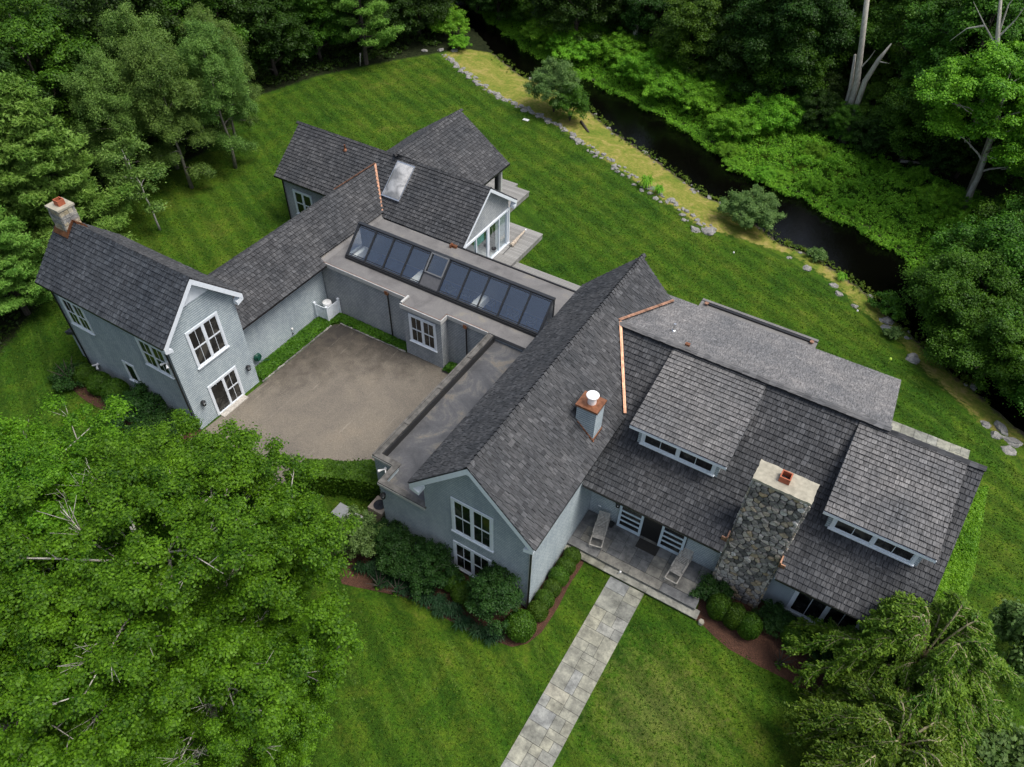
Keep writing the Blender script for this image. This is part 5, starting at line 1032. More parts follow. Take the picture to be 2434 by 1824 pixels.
# creek-side shrubs (things) and undergrowth (stuff)
AL = [(bush(300+i, 2.2, 2.7, 40000, .068, 'under_g', .32, 230), bush_stems(i, 2.2, 2.6)) for i in range(3)]
sh = [(-23.5, 50.6, 1.15), (-20.6, 48.6, 1.0), (-27, 54, 1.2), (-14.8, 57.5, 1.0), (-10.5, 53.6, 1.25), (-6.5, 51.8, 1.2), (-2.2, 53.2, 1.2), (1.6, 50.3, 1.2), (5.2, 48.2, 1.15), (8.6, 47.8, 1.1), (2.8, 55.2, 1.1), (-8, 58.5, 1.15), (9.5, 51.5, 1.1), (12.9, 44.6, 1.0), (15.5, 46.8, 1.15), (-17.6, 46.6, .55), (-30, 50.5, 1.1), (34.8, 38.6, .95), (30.6, 40.8, .8)]
shlab = ['vine-covered shrub on the near bank at the creek head', 'rounded green shrub where the boulder row begins', 'leafy shrub farthest up the near bank', 'shrub across the creek head from the lawn', 'large leafy shrub overhanging the first creek bend', 'leafy alder shrub second from the bend', 'round alder shrub below the top centre of the photo', 'alder shrub bending over the narrow water', 'bright alder shrub opposite the lone creek-side conifer', 'alder shrub at the end of the tall shrub row', 'back shrub near the bare pale pole trunk', 'back shrub in the shade above the creek bend', 'back shrub beside the dark wood', 'low shrub where the tall shrubs give way to reeds', 'shrub at the foot of the dark wood above the reeds', 'small fern-like shrub at the tip of the yellow grass', 'ivy-like shrub mass left of the creek head', 'bright shrub at the foot of the leaning grey trunk', 'low bright shrub on the far bank near the fallen log']
for i, ((x, y, s), lab) in enumerate(zip(sh, shlab)): place_bush(AL[i % 3], x, y, lab, 'shrub', 'shrub', s, s*rnd.uniform(.8, 1.1), i*1.1, group='shrubs along the creek')
g = np.random.default_rng(77)
def scatter_poly(poly, n, g):
    a = np.array(poly); lo, hi = a.min(0), a.max(0); o = []
    while len(o) < n: P = g.uniform(lo, hi, (n, 2)); P = P[inside(P, poly)]; o += list(P)
    return np.array(o[:n])
bank = [(p[0]-.35+.3*math.sin(i*2.3), p[1]-.75+.45*math.sin(i*1.7)) for i, p in enumerate(wobble(far[1:13], .5, 1.1, 5, False))]+[(47, 27), (44, 38), (36, 44), (28, 46.5), (20, 47.5), (14, 50), (4, 57), (-10, 62), (-24, 66)]
c2 = scatter_poly(bank, 15000, g); d2 = seg_d(c2, far); hgt = .15+1.3*np.clip(d2/3, 0, 1)*(.2+2.4*np.abs(fbm(c2, .3, 3)))
cz = np.maximum(ground_z(c2), -.55); C = np.column_stack([c2, cz+hgt*.6*g.uniform(.6, 1.1, len(c2))]); P, Nn = crown_pts(g, C, g.uniform(.1, .32, len(C)), 26, 1.1)
tag(link('undergrowth', leaf_mesh('undergrowth', P, Nn, .062, M['under_g'], rg=g, elong=2.4)), 'dense bright green weeds and reeds on the far bank', 'undergrowth', kind='stuff')
g4 = random.Random(8)
for i in range(30):
    q = c2[g4.randrange(len(c2))]
    if 4 < q[0] < 44: place_bush(AL[i % 3], q[0], q[1], 'low bright bush among the weeds of the far creek bank', 'bush', 'bush', g4.uniform(.28, .62), g4.uniform(.25, .6), i, group='low bushes among the far-bank weeds')
# litter and low growth on the wood floor
flp = [(-60, -12), (-15.5, -12), (-15, -7), (-18, -1), (-21, 4), (-24, 10), (-23.6, 17), (-27.6, 27), (-25.6, 34), (-22, 41), (-20, 46), (-28, 58), (-60, 60)]
c2 = scatter_poly(flp, 7000, g); C = np.column_stack([c2, np.full(len(c2), .2)]); P, Nn = crown_pts(g, C, g.uniform(.3, .8, len(C)), 22, .6)
tag(link('forest_floor_plants', leaf_mesh('floor_plants', P, Nn, .15, M['oakdark'], rg=g)), 'dark low plants on the shaded floor of the left wood', 'undergrowth', kind='stuff')
# weeds along the near bank
ln = near[3:16]; c2 = []
for i in range(len(ln)-1):
    for k in range(60): u = g.random(); w_ = .5+.5*math.sin(i*2.1+u*3); c2.append((ln[i][0]*(1-u)+ln[i+1][0]*u+g.normal()*.5, ln[i][1]*(1-u)+ln[i+1][1]*u-.25+g.normal()*.5*w_))
c2 = np.array(c2); C = np.column_stack([c2, ground_z(c2)+.08]); P, Nn = crown_pts(g, C, g.uniform(.06, .22, len(C)), 14, .9)
tag(link('bank_weeds', leaf_mesh('bank_weeds', P, Nn, .06, M['weep'], rg=g, elong=2.2)), 'scrubby weeds fringing the near edge of the creek', 'weeds', kind='stuff')
# conifer-like bush on the creek lawn, silvery bush, small ones
place_bush((bush(320, 2.3, 4.4, 46000, .07, 'silver', .42, 190, 2), bush_stems(7, 1.6, 3.4)), -2.4, 39.6, 'tall blue-green bush standing in the row of boulders', name='bush', s=1., sz=1.05)
place_bush((bush(320, 1.9, 3.8, 36000, .08, 'oak', .42, 150, 1.6), bush_stems(7, 1.6, 3.0)), -.4, 39.0, 'darker green bush joined to the blue-green one on the yellow strip', name='bush', s=.85)
place_bush((bush(321, 2.0, 2.9, 44000, .07, 'silver', .34, 190), bush_stems(8, 2.0, 2.6)), 18.6, 32.0, 'round silvery green bush on the near creek bank', s=1.0)
place_bush((bush(322, 1.0, 1.3, 6000, .09, 'ivy', .3, 40), bush_stems(9, 1, 1.1)), 29.9, 27.4, 'small bright shrub at the lower end of the creek pool')
place_bush((bush(323, .55, .7, 2500, .07, 'silver', .2, 25), bush_stems(9, .5, .5)), 30.7, 24.4, 'little olive shrub among the lower rocks')
place_bush((bush(324, .7, .8, 2500, .08, 'silver', .25, 25), bush_stems(9, .6, .6)), 24.3, 30.8, 'small pale shrub on the creek edge by the white stone')
def blades(seed, n, R, h, leafm, w=.03):
    g = np.random.default_rng(seed); a = g.uniform(0, 2*np.pi, n); k = g.uniform(.2, 1, n); b = np.column_stack([np.cos(a)*R*.12*k, np.sin(a)*R*.12*k, np.zeros(n)]); V = []; F = []
    d = np.column_stack([np.cos(a), np.sin(a), np.zeros(n)]); s = np.column_stack([-np.sin(a), np.cos(a), np.zeros(n)])
    for i in range(n):
        p = [b[i], b[i]+d[i]*R*k[i]*.5+V3(0, 0, h*(.8+.3*g.random())), b[i]+d[i]*R*k[i]+V3(0, 0, h*.35)]
        o = len(V); V += [p[0]-s[i]*w*.5, p[0]+s[i]*w*.5, p[1]-s[i]*w, p[1]+s[i]*w, p[2], p[2]+s[i]*w*.2]; F += [(o, o+1, o+3, o+2), (o+2, o+3, o+5, o+4)]
    return mesh_np('blades', V, F, M[leafm])
gr_ = blades(1, 150, .75, .75, 'under_g', .03)
def one(name, me, x, y, lab, cat, s=1, rz=0, z=None, group=None):
    o = link(name, me); o.location = (x, y, float(ground_z([(x, y)])[0]) if z is None else z); o.scale = (s, s, s); o.rotation_euler = (0, 0, rz); return tag(o, lab, cat, group)
one('ornamental_grass', gr_, 10.1, 32.2, 'spiky grass clump in the boulder row', 'grass clump', 1.1); one('ornamental_grass', gr_, 11.3, 31.9, 'second, greyer spiky clump right beside the first', 'grass clump', .8, 1); one('ornamental_grass', gr_, 26.4, 29.2, 'thin reeds standing at the edge of the creek pool', 'reeds', .7, 2)
lir = blades(2, 90, .42, .38, 'liri', .022); g = random.Random(9)
lp = []
for i in range(26):
    t = i/25; x = 13.2+7.0*t; y0 = -6.0-.25*math.sin(t*3)+(-.35 if t < .2 else 0); lp.append((x+g.uniform(-.15, .15), y0+g.uniform(-.1, .35)))
for i in range(14): lp.append((13.0+i*.3+g.uniform(-.2, .2), -6.45+.35*(i/14)+g.uniform(-.1, .6)))
for i, (x, y) in enumerate(lp): one('lily_turf', lir, x, y, 'dark grassy tuft in the mulch border below the gable windows', 'grass tuft', g.uniform(.85, 1.2), g.uniform(0, 6), group='grassy tufts edging the mulch bed')
# clipped box balls
B1 = clipped_ball(1); B2 = clipped_ball(2)
def ball(x, y, d, lab, i, sz=1., group='clipped round box shrubs'):
    e = empty('box_ball', (x, y, -.02), i*1.3, label=lab, cat='shrub', group=group); e.scale = (d, d, d*sz)
    for nm, m in zip(('foliage', 'twigs'), (B1, B2)[i % 2]): o = bpy.data.objects.new(nm, m); COL.objects.link(o); o.parent = e
ords = ['nearest the porch steps', 'second from the porch steps', 'third from the porch steps', 'fourth from the porch steps', 'fifth from the porch steps', 'last before the corner ball']
for i, y in enumerate((-.75, -1.4, -2.05, -2.72, -3.38, -4.05)): ball(20.98+.02*(i % 2), y, .84+.05*(i % 3), 'round clipped box ball along the pale side wall, '+ords[i], i, 1.0)
ball(20.75, -5.15, 1.35, 'largest clipped box ball at the tip of the mulch bed', 1, 1.05)
for i, (x, y, lab) in enumerate(((16.95, -4.85, 'leftmost'), (17.65, -5.1, 'middle'), (18.35, -5.15, 'rightmost'))): ball(x, y, 1.05, lab+' of three box balls under the lower gable window', i, .95)
for i, (x, y, lab) in enumerate(((27.85, .30, 'leftmost'), (28.6, .25, 'middle'), (29.3, .15, 'rightmost'))): ball(x, y, 1.05, lab+' of three upright box shrubs at the foot of the stone chimney', i, 1.35)
ball(31.2, .75, 1.25, 'dark box ball in the red mulch beside the weeping tree', 0, 1.1)
for i, (x, y, d) in enumerate(((-8.3, -5.2, 1.25), (-7.0, -5.25, 1.35), (-5.7, -5.2, 1.45))): ball(x, y, d, ('farthest', 'middle', 'nearest')[i]+' of the big dark balls along the tower wall', i, 1.0)
# hollies and shrubs
HB = (bush(330, 1.0, 2.9, 30000, .055, 'holly', .24, 230), bush_stems(3, .8, 2.4)); HB2 = (bush(331, 1.1, 2.0, 26000, .058, 'holly', .24, 180), bush_stems(4, .9, 1.6))
place_bush(HB, 19.35, -5.1, 'tall dark glossy holly at the corner of the great wing', s=1.1, name='holly_bush')
place_bush(HB2, 15.75, -5.1, 'dark rounded shrub left of the lower gable window', s=1.05, name='shrub'); place_bush(HB2, 14.35, -5.2, 'dark spreading shrub in the middle of the border', s=1.0, rz=1, name='shrub'); place_bush(HB2, 13.2, -5.0, 'dark shrub below the garage wall', s=.85, rz=2, name='shrub')
place_bush((bush(332, 1.0, 2.6, 16000, .065, 'silver', .26, 110), HB2[1]), 12.3, -5.7, 'light green shrub in front of the pale utility boxes', s=1., name='shrub')
place_bush((bush(333, 1.0, 1.4, 9000, .08, 'holly', .3, 60), HB2[1]), 27.35, .95, 'leafy shrub spilling onto the porch beside the stone chimney', s=.75, name='shrub')
place_bush(HB2, 30.2, 1.1, 'low dark shrub under the lower window right of the chimney', s=.6, rz=3, name='shrub')
place_bush(HB2, 32.6, .9, 'dark shrub half hidden by the weeping tree', s=.8, rz=4, name='shrub')
place_bush((bush(334, 1.7, 1.7, 20000, .075, 'holly', .35, 90), HB2[1]), -3.4, -5.5, 'wide dark mounded shrub against the tower wall', s=1.0, name='shrub'); place_bush((bush(334, 1.7, 1.7, 20000, .075, 'holly', .35, 90), HB2[1]), -1.3, -5.8, 'dark mounded shrub under the tower corner, above the maple', s=.8, rz=2, name='shrub')
place_bush((bush(335, .9, .9, 6000, .07, 'holly', .25, 40), HB2[1]), -9.0, -5.8, 'low dark groundcover shrub at the far end of the tower bed', s=1.1, name='shrub')
for x, y, lab in ((31.0, -.55, 'tiny sprig of leaves alone on the red mulch'), (14.1, -6.7, 'small reddish seedling at the left edge of the mulch'), (15.0, -6.5, 'second reddish seedling near the lawn edge')): place_bush((bush(336, .25, .3, 350, .06, 'ivy' if x > 20 else 'maple', .12, 10), HB2[1]), x, y, lab, 'plant', 'seedling', .8, .6)
# ivy beds, hedges: leafy volumes
def leafy_box(name, poly, z0, h, n, size, leafm, lab, cat, seed, kind=None, round_=.2):
    g = np.random.default_rng(seed); c = scatter_poly(poly, n, g); d = seg_d(c, poly, True); hh = h*np.clip(d/round_, .25, 1)**.5*(1+.25*fbm(c, 1.3, seed)); P = np.column_stack([c, z0+hh*np.where(g.random(n) < .75, 1, g.random(n))]); Nn = g.normal(size=P.shape)*.55+np.array([0, 0, 1.])
    ctr = c.mean(0); return tag(link(name, leaf_mesh(name, P, Nn, size, M[leafm], rg=g)), lab, cat, kind=kind)
leafy_box('ivy_bed', [(-.95, .35), (.15, .2), (.2, 6.1), (.5, 6.5), (5.6, 6.6), (5.6, 7.22), (-.95, 7.22)], .02, .22, 15000, .085, 'ivy', 'green ivy bed lining the inner corner of the courtyard', 'ground cover', 1, 'stuff')
leafy_box('ivy_bed', [(8.5, 6.4), (11.2, 6.3), (11.2, 7.2), (8.5, 7.2)], .02, .4, 2500, .09, 'ivy', 'small patch of greenery between the bay and garage block', 'ground cover', 2, 'stuff')
leafy_box('ground_cover', [(34.95, 1.5), (36.9, 1.8), (37.5, 9), (37.4, 14.6), (34.95, 11.3)], .02, .5, 26000, .09, 'bright', 'bright strip of ground cover along the end wall of the house', 'ground cover', 3, 'stuff', .3)
def hedge(poly, h, n, leafm, lab, seed):
    g = np.random.default_rng(seed); a = np.array(poly); c = scatter_poly(poly, n//2, g); top_ = np.column_stack([c, h*(1+.08*fbm(c, .9, seed))]); Nt = g.normal(size=top_.shape)*.5+np.array([0, 0, 1]); S = []; SN = []
    for i in range(len(poly)):
        p, q = a[i], a[(i+1) % len(poly)]; L = np.hypot(*(q-p)); m = int(n/2*L/sum(np.hypot(*(a[(j+1) % len(a)]-a[j])) for j in range(len(a)))); u = g.random(m)[:, None]; nn = V3(q[1]-p[1], -(q[0]-p[0]), 0)/L; w_ = p*(1-u)+q*u
        S.append(np.column_stack([w_, g.random(m)*h])+nn*g.normal(size=(m, 1))*.07); SN.append(np.tile(nn, (m, 1))+g.normal(size=(m, 3))*.5)
    e = empty('hedge', (0, 0, 0), label=lab, cat='hedge'); o = link('foliage', leaf_mesh('hedge_leaves', np.concatenate([top_]+S), np.concatenate([Nt]+SN), .085, M[leafm], rg=g), e)
    mb = MB(); ctr = a.mean(0); mb.prism([tuple(ctr+(p-ctr)*.93)+(0.,) for p in a], (0, 0, h*.93)); mb.build('twigs', M[leafm], e)
hedge([(6.9, -4.9), (8.1, -4.4), (9.4, -3.6), (11.2, -3.0), (11.25, -2.3), (10.0, -1.9), (8.8, -2.8), (7.2, -3.6)], 1.5, 12000, 'ivy', 'clipped green hedge between the gravel court and the garage corner', 1)
# weeping tree, lower right
WT = make_weeping(1, 6.0, 3.7); e = plant_tree('weeping_tree', WT, 35.3, .6, 'weeping tree with arching pale twigs in front of the right end of the house', rz=.4)
WT2 = make_weeping(2, 4.6, 3.2); plant_tree('weeping_tree', WT2, 35.3, -2.9, 'lower weeping tree at the bottom edge, below the taller one', rz=1.)
CR = (bush(340, 1.5, 2.6, 9000, .12, 'silver', .4, 55), bush_stems(5, 1.2, 2.2))
place_bush(CR, 39.5, 4.9, 'leafy tree edge showing at the right margin beside the lawn', 'tree', 'small_tree', 1., 1.5); place_bush(CR, 39.3, -.9, 'leafy branches in the bottom right corner', 'tree', 'small_tree', 1.15, 1.3, 2)

# dead and bare trunks
def deadwood(name, pts, rad, lab, cat, branches=(), m='barkpale', br=.3):
    mb = MB(); mb.tube(pts, rad, 8); o = mb.build(name, M[m], smooth=True); tag(o, lab, cat)
    for b in branches: q = MB(); q.tube(b, [rad[0]*br]+[rad[0]*br*.5]*(len(b)-2)+[rad[0]*br*.15], 5); q.build('branch', M[m], o)
    return o
deadwood('bare_trunk', [(21.3, 49, 0), (21.0, 49, 4.9), (20.3, 49, 8.1), (19.3, 49, 12.6)], [.28, .26, .22, .18], 'tall pale trunk rising from the dark wood beyond the creek', 'tree trunk', [[(20.8, 49, 6), (21.3, 48.9, 7.1), (21.5, 48.8, 7.8)]])
deadwood('bare_trunk', [(20.95, 49.4, 0), (20.6, 49.4, 4.3), (20.1, 49.2, 7)], [.2, .17, .1], 'shorter grey twin leaning on the tall pale trunk', 'tree trunk')
deadwood('dead_snag', [(21.7, 48.6, 0), (21.6, 48.6, 5.4), (22.05, 48.6, 7.3), (22.5, 48.6, 8.6)], [.22, .22, .17, .04], 'broken leaning snag right of the tall pale trunk', 'dead tree', [[(22.0, 48.6, 7.1), (22.9, 48.4, 7.2)]])
deadwood('bare_trunk', [(-1.5, 55, 0), (-1.65, 55, 3.4), (-1.9, 55, 8)], [.3, .26, .2], 'bare pale pole trunk at the top edge, behind the creek shrubs', 'tree trunk')
deadwood('leaning_trunk', [(32.3, 43.6, 0), (32.0, 43.2, 3.6), (31.6, 43, 6.5)], [.3, .26, .2], 'leaning grey trunk under the bright tree at upper right', 'tree trunk', m='bark')
deadwood('dead_tree', [(30.6, 44.5, 5), (29.6, 44, 11), (28.2, 44, 14.8)], [.26, .17, .08], 'leafless grey crown in the top right corner', 'dead tree', [[(29.5, 44, 11.3), (28.2, 44, 12.5), (26.9, 44, 13.8)], [(28.2, 44, 12.5), (27.2, 44, 12.1), (26.5, 44, 11.1)], [(29.3, 44, 12), (29.8, 44, 13.2), (30.1, 44, 14.8)], [(29.2, 44, 12.2), (29.0, 44, 14), (29.3, 44, 15)]])
deadwood('fallen_log', [(26.6, 47.2, .35), (28.6, 47.7, .5)], [.13, .1], 'grey log lying in the dark undergrowth across the creek', 'log')
deadwood('driftwood', [(.5, 39.5, -.12), (1.2, 38.8, -.1), (2.0, 38.05, -.1)], [.12, .13, .09], 'dark weathered log on the yellow grass strip', 'log', m='barkdark')
deadwood('white_post', [(-23.4, 37.6, 0), (-23.2, 37.6, 1.3)], [.06, .06], 'white stake at the shaded far corner of the lawn', 'post')
# boulders
def rock(seed, sub=3):
    import bmesh; bm = bmesh.new(); bmesh.ops.create_icosphere(bm, subdivisions=sub, radius=.5)
    for v in bm.verts:
        n_ = noise.noise(v.co*2.1+Vector((seed*3.1, 0, 0)))*.55+noise.noise(v.co*5.5+Vector((0, seed, 0)))*.22; v.co *= 1+n_; v.co.z *= .72
        if v.co.z > .26: v.co.z = .26+(v.co.z-.26)*.35
    me = bpy.data.meshes.new('rock'); bm.to_mesh(me); bm.free(); me.materials.append(M['boulder']); return me
RK = [rock(i) for i in range(6)]; g = random.Random(31); bi = 0
def put_rock(x, y, s, lab, group='boulders edging the lawn'):
    global bi
    o = link('boulder', RK[bi % 6]); bi += 1; z = float(ground_z([(x, y)])[0]); o.location = (x, y, z+s*.02); o.scale = (s*g.uniform(.8, 1.3), s*g.uniform(.7, 1.1), s*g.uniform(.6, .95)); o.rotation_euler = (g.uniform(-.3, .3), g.uniform(-.3, .3), g.uniform(0, 6.28)); tag(o, lab, 'boulder', group)
segl = [(0, 3, 'grey boulder in the row at the far tip of the yellow grass strip'), (3, 5, 'grey boulder in the row just beyond the blue-green bush'), (5, 7, 'grey boulder in the row at the foot of the blue-green bush'), (7, 9, 'grey boulder in the row between the driftwood and grass clumps'), (9, 12, 'grey boulder in the ragged row by the silvery bush')]
for a, b, lab in segl:
    for i in range(a, b):
        (x0, y0), (x1, y1) = boul[i], boul[i+1]; L = math.hypot(x1-x0, y1-y0); n = int(L/.2)
        for k in range(n): u = (k+g.random()*.8)/n; s = g.uniform(.2, .58)*(1 if a < 7 else .8); put_rock(x0+(x1-x0)*u+g.uniform(-.28, .28), y0+(y1-y0)*u+g.uniform(-.35, .35)*(1 if a < 7 else 1.7), s, lab)
for x, y, s, lab in ((-20.3, 44.2, .9, 'flat rock just left of the boulder row tip, at the lawn corner'), (-19.0, 45.2, 1.1, 'broad grey rock above the tip of the boulder row'), (-17.7, 45.9, 1.0, 'rock beside the little fern shrub'), (16.6, 28.9, 1.3, 'largest pale boulder below the silvery bush'), (15.7, 28.6, .9, 'rounded pale boulder left of the largest one'), (30.1, 26.3, 1.15, 'upper of the two big grey boulders by the creek outlet'), (30.3, 25.5, 1.05, 'lower of the two big grey boulders by the creek outlet'), (32.3, 23.0, 1.1, 'lone blocky boulder at the dark bank'), (24.0, 28.8, .9, 'pale flat rock on the lawn edge above the pool'), (26.7, 27.1, .75, 'grey rock half sunk in the lawn edge'), (26.2, 27.9, .7, 'small grey rock near the reeds'), (27.9, 26.4, .7, 'small rock on the mossy slope'), (22.6, 29.5, .6, 'small rock left of the pale flat one'), (36.85, 19.7, .8, 'left rock of the group at the right edge'), (37.7, 20.0, 1.1, 'back rock of the group at the right edge'), (37.5, 19.0, .9, 'front rock of the group at the right edge'), (38.3, 19.2, 1.25, 'largest pale rock of the group at the right edge'), (38.2, 18.2, .9, 'lowest rock of the group at the right edge')): put_rock(x, y, s*.72, lab, None)
for k in range(34):
    i = g.randrange(4, 15); u = g.random(); (x0, y0), (x1, y1) = near[i], near[i+1]; put_rock(x0+(x1-x0)*u+g.uniform(-.3, .3), y0+(y1-y0)*u-.5+g.uniform(-.5, .3), g.uniform(.2, .45), 'small stone on the scrubby near edge of the creek', 'stones on the creek edge')

g = np.random.default_rng(91)
lw_ = [(-14, -9), (-17, -2), (-20.5, 5), (-22.5, 12), (-22.5, 17), (-26, 27), (-24.4, 33.7), (-21, 40), (-18.5, 44)]+[(x, y-.5) for x, y in boul]+[(19.5, 28.8), (24, 28.5), (28, 25.5), (32, 22.3), (37, 18.6), (42, 14), (43, -6), (28, -13), (12, -22), (12, -9)]
c2 = scatter_poly(lw_, 190000, g)
for q in ([(-9.5, -4.5), (0, -4.5), (0, 0), (-1, 7), (-1, 13.4), (5.3, 16.9), (-5, 23.3), (-10.3, 19.3), (-10.2, 13.3), (-4.8, 12.9), (-5.2, 0), (-9, 0)], drive, [(11.2, -8), (21.8, -6.5), (21.8, 0), (27.3, -.7), (36, -1.4), (37.4, 9), (37.4, 14.6), (36.4, 16.7), (20.2, 16.6), (15, 18), (6.9, 18), (6.9, 21.5), (3.2, 26), (-1, 26.6), (-5.8, 23.6), (-5, 12), (0, 6), (11, 6)], [(22.9, -30), (24.75, -30), (24.75, 0), (22.9, 0)]): c2 = c2[~inside(c2, q)]
P = np.column_stack([c2, ground_z(c2)+g.uniform(.0, .045, len(c2))]); Nn = g.normal(size=P.shape)*np.array([1, 1, .55])+np.array([0, 0, .6])
M['grass'] = foliage('lawn_blades', (.014, .058, .003), (.120, .195, .020), spec=.2, trans=.2, clump=.45)
tag(link('grass', leaf_mesh('grass', P, Nn, .052, M['grass'], rg=g, elong=2.2)), 'short mown grass blades of the lawn', 'grass', kind='stuff')

# ------------------------------------------------------------------ movable things
def lounger(x, y, rz, lab):
    e = empty('sun_lounger', (x, y, .345), rz, label=lab, cat='sun lounger', group='slatted teak loungers on the porch')
    mb = MB()
    for s in (-1, 1): mb.box(s*.29-.025, s*.29+.025, -.1, 1.72, .24, .30)
    mb.box(-.29, .29, -.1, -.05, .24, .29); kid(mb, 'frame', M['wood'], e)
    mb = MB()
    for k in range(11): mb.box(-.26, .26, .34+k*.062, .34+k*.062+.054, .30, .32)
    kid(mb, 'seat', M['wood'], e)
    mb = MB(); t = .55
    for k in range(11): u = k*.068; a = V3(-.27, 1.04+u*math.cos(t), .32+u*math.sin(t)); mb.obox(a, (.54, 0, 0), V3(0, math.cos(t), math.sin(t))*.045, V3(0, -math.sin(t), math.cos(t))*.02)
    for s in (-1, 1): mb.bar((s*.25, 1.03, .30), (s*.25, 1.03+.75*math.cos(t), .30+.75*math.sin(t)), .03, .03)
    kid(mb, 'backrest', M['wood'], e)
    for sx_ in (-.29, .29):
        for sy_ in (0, 1.5): mb = MB(); mb.bar((sx_, sy_, 0), (sx_, sy_, .25), .05, .05, upv=(0, 1, 0)); kid(mb, 'leg', M['wood'], e)
        mb = MB(); mb.box(sx_-.03, sx_+.03, .5, 1.1, .46, .49); mb.box(sx_-.02, sx_+.02, .52, .56, .3, .46); kid(mb, 'armrest', M['wood'], e)
lounger(21.72, .22, .22, 'grey slatted lounger on the porch beside the pale wing wall'); lounger(25.5, .42, -.06, 'grey slatted lounger on the porch beside the stone chimney')
mb = MB(); mb.box(23.3, 24.35, 1.32, 1.88, .343, .36); tag(mb.build('door_mat', plain('coir_mat', (.035, .032, .028), .95)), 'dark mat in front of the open porch doorway', 'mat')
# planter
mb = MB(); mb.lathe((21.82, 1.72, .345), [(.1, 0), (.15, .2), (.16, .24)], 12); pl = mb.build('flower_pot', M['black']); tag(pl, 'small dark pot beside the left porch door', 'pot')
# hose reel
mb = MB(); c = V3(-1.0, .95, .78)
for i in range(4): r_ = .24-.012*i; pts = [c+V3(.12+.04*i, math.cos(t)*r_, math.sin(t)*r_) for t in np.linspace(0, 2*math.pi, 20)]; mb.tube(pts, [.022]*20, 6)
mb.tube([c+V3(.2, 0, -.24), c+V3(.35, .5, -.5), c+V3(.7, .9, -.72)], [.015]*3, 6)
hr = mb.build('hose_reel', M['plastic_green']); tag(hr, 'green garden hose coiled on the gallery wall', 'hose reel')
mb = MB(); mb.obox(c+V3(0, -.12, -.12), (.3, 0, 0), (0, .24, 0), (0, 0, .24)); mb.build('bracket', M['plastic_green'], hr)
# lattice screen and can
e = empty('lattice_screen', (-.05, 6.15, 0), label='white lattice corner screen in the angle of the courtyard', cat='screen')
def lattice(p, q):
    p, q = V3(*p, 0), V3(*q, 0); d = (q-p); L = np.linalg.norm(d); d /= L; n = V3(-d[1], d[0], 0); mb = MB()
    for z in (.06, 1.12): mb.obox(p+V3(0, 0, z)-n*.02, d*L, n*.04, V3(0, 0, .09))
    for k in range(1, int(L/.085)): mb.obox(p+d*k*.085+V3(0, 0, .14)-n*.008, d*.03, n*.016, V3(0, 0, 1.0))
    for k in range(1, 12): mb.obox(p+V3(0, 0, .12+k*.083)-n*.0122, d*L, n*.024, V3(0, 0, .03))
    mb.build('lattice_panel', M['white'], e)
lattice((-.92, 6.08), (-.08, 6.12)); lattice((.0, 6.2), (.03, 7.15))
for x, y in ((-.95, 6.08), (-.02, 6.12), (.03, 7.15)): mb = MB(); mb.box(x-.06, x+.06, y-.06, y+.06, 0, 1.3); mb.box(x-.08, x+.08, y-.08, y+.08, 1.3, 1.34); mb.build('post', M['white'], e)
mb = MB(); mb.lathe((-.45, 6.65, 0), [(.26, 0), (.28, 1.05), (.3, 1.08), (.27, 1.2), (.1, 1.24)], 20); tag(mb.build('water_tank', M['capwhite']), 'round white tank inside the lattice screen', 'tank')
# utility units by the garage block
def ac(x0, x1, y0, y1, h, m, lab, fan=True):
    e = MB(); e.box(x0, x1, y0, y1, 0.02, h); o = tag(e.build('air_conditioner', m), lab, 'air conditioner')
    if fan:
        cx, cy = (x0+x1)/2, (y0+y1)/2; q = MB(); q.lathe((cx, cy, h), [(.3, .0), (.3, .02), (.27, .03)], 20); 
        for k in range(6): t = k*math.pi/6; q.bar((cx-.28*math.cos(t), cy-.28*math.sin(t), h+.035), (cx+.28*math.cos(t), cy+.28*math.sin(t), h+.035), .015, .01)
        q.build('fan_grille', M['black'], o)
ac(11.4, 12.25, -4.0, -3.2, 1.0, plain('tan_metal', (.42, .34, .26), .6), 'tan air conditioner against the garage corner')
ac(10.9, 11.7, -5.3, -4.6, 1.1, plain('pale_grey_metal', (.42, .42, .38), .6), 'pale box unit behind the light green shrub', False); ac(10.0, 10.7, -5.1, -4.4, .8, plain('grey_metal', (.22, .23, .23), .5), 'grey unit half hidden behind the hedge', False)
# furled parasol on the deck
e = empty('parasol', (5.7, 18.6, .5), math.atan2(-.05, 1)*0, label='furled beige parasol lying on the grey deck', cat='parasol')
mb = MB(); r = random.Random(2); pts = [V3(.0, .2+.1*i, .12+.01*i) for i in range(20)]; rad = [.10, .17, .16, .13, .15, .12, .10, .13, .11, .10, .085, .09, .08, .075, .07, .065, .07, .06, .05, .03]; mb.tube(pts, [q*r.uniform(.85, 1.15) for q in rad], 9); kid(mb, 'canopy', M['canvas'], e)
mb = MB(); mb.tube([(0, -.9, .03), (0, .3, .12)], [.022, .022], 7); kid(mb, 'pole', M['bronze'], e); mb = MB(); mb.tube([(.0, 2.1, .3), (.0, 2.25, .32)], [.07, .04], 8); kid(mb, 'finial', M['capwhite'], e)
# furled white parasol behind the sliding door and hanging bowl
mb = MB(); mb.lathe((4.9, 15.6, .5), [(.03, 0), (.26, .3), (.16, 1.2), (.05, 2.0), (.02, 2.2)], 12); tag(mb.build('parasol', M['curtain']), 'closed white parasol standing behind the glass door', 'parasol')
mb = MB(); mb.lathe((5.55, 16.75, 1.5), [(.05, -.12), (.16, -.02), (.18, .06)], 12); hb = mb.build('hanging_basket', M['black']); tag(hb, 'small black hanging bowl by the sliding door', 'hanging basket'); q = MB(); q.tube([(5.55, 16.75, 1.5), (5.45, 16.7, 3.2)], [.01, .01], 5); q.build('chain', M['trimgrey'], hb)
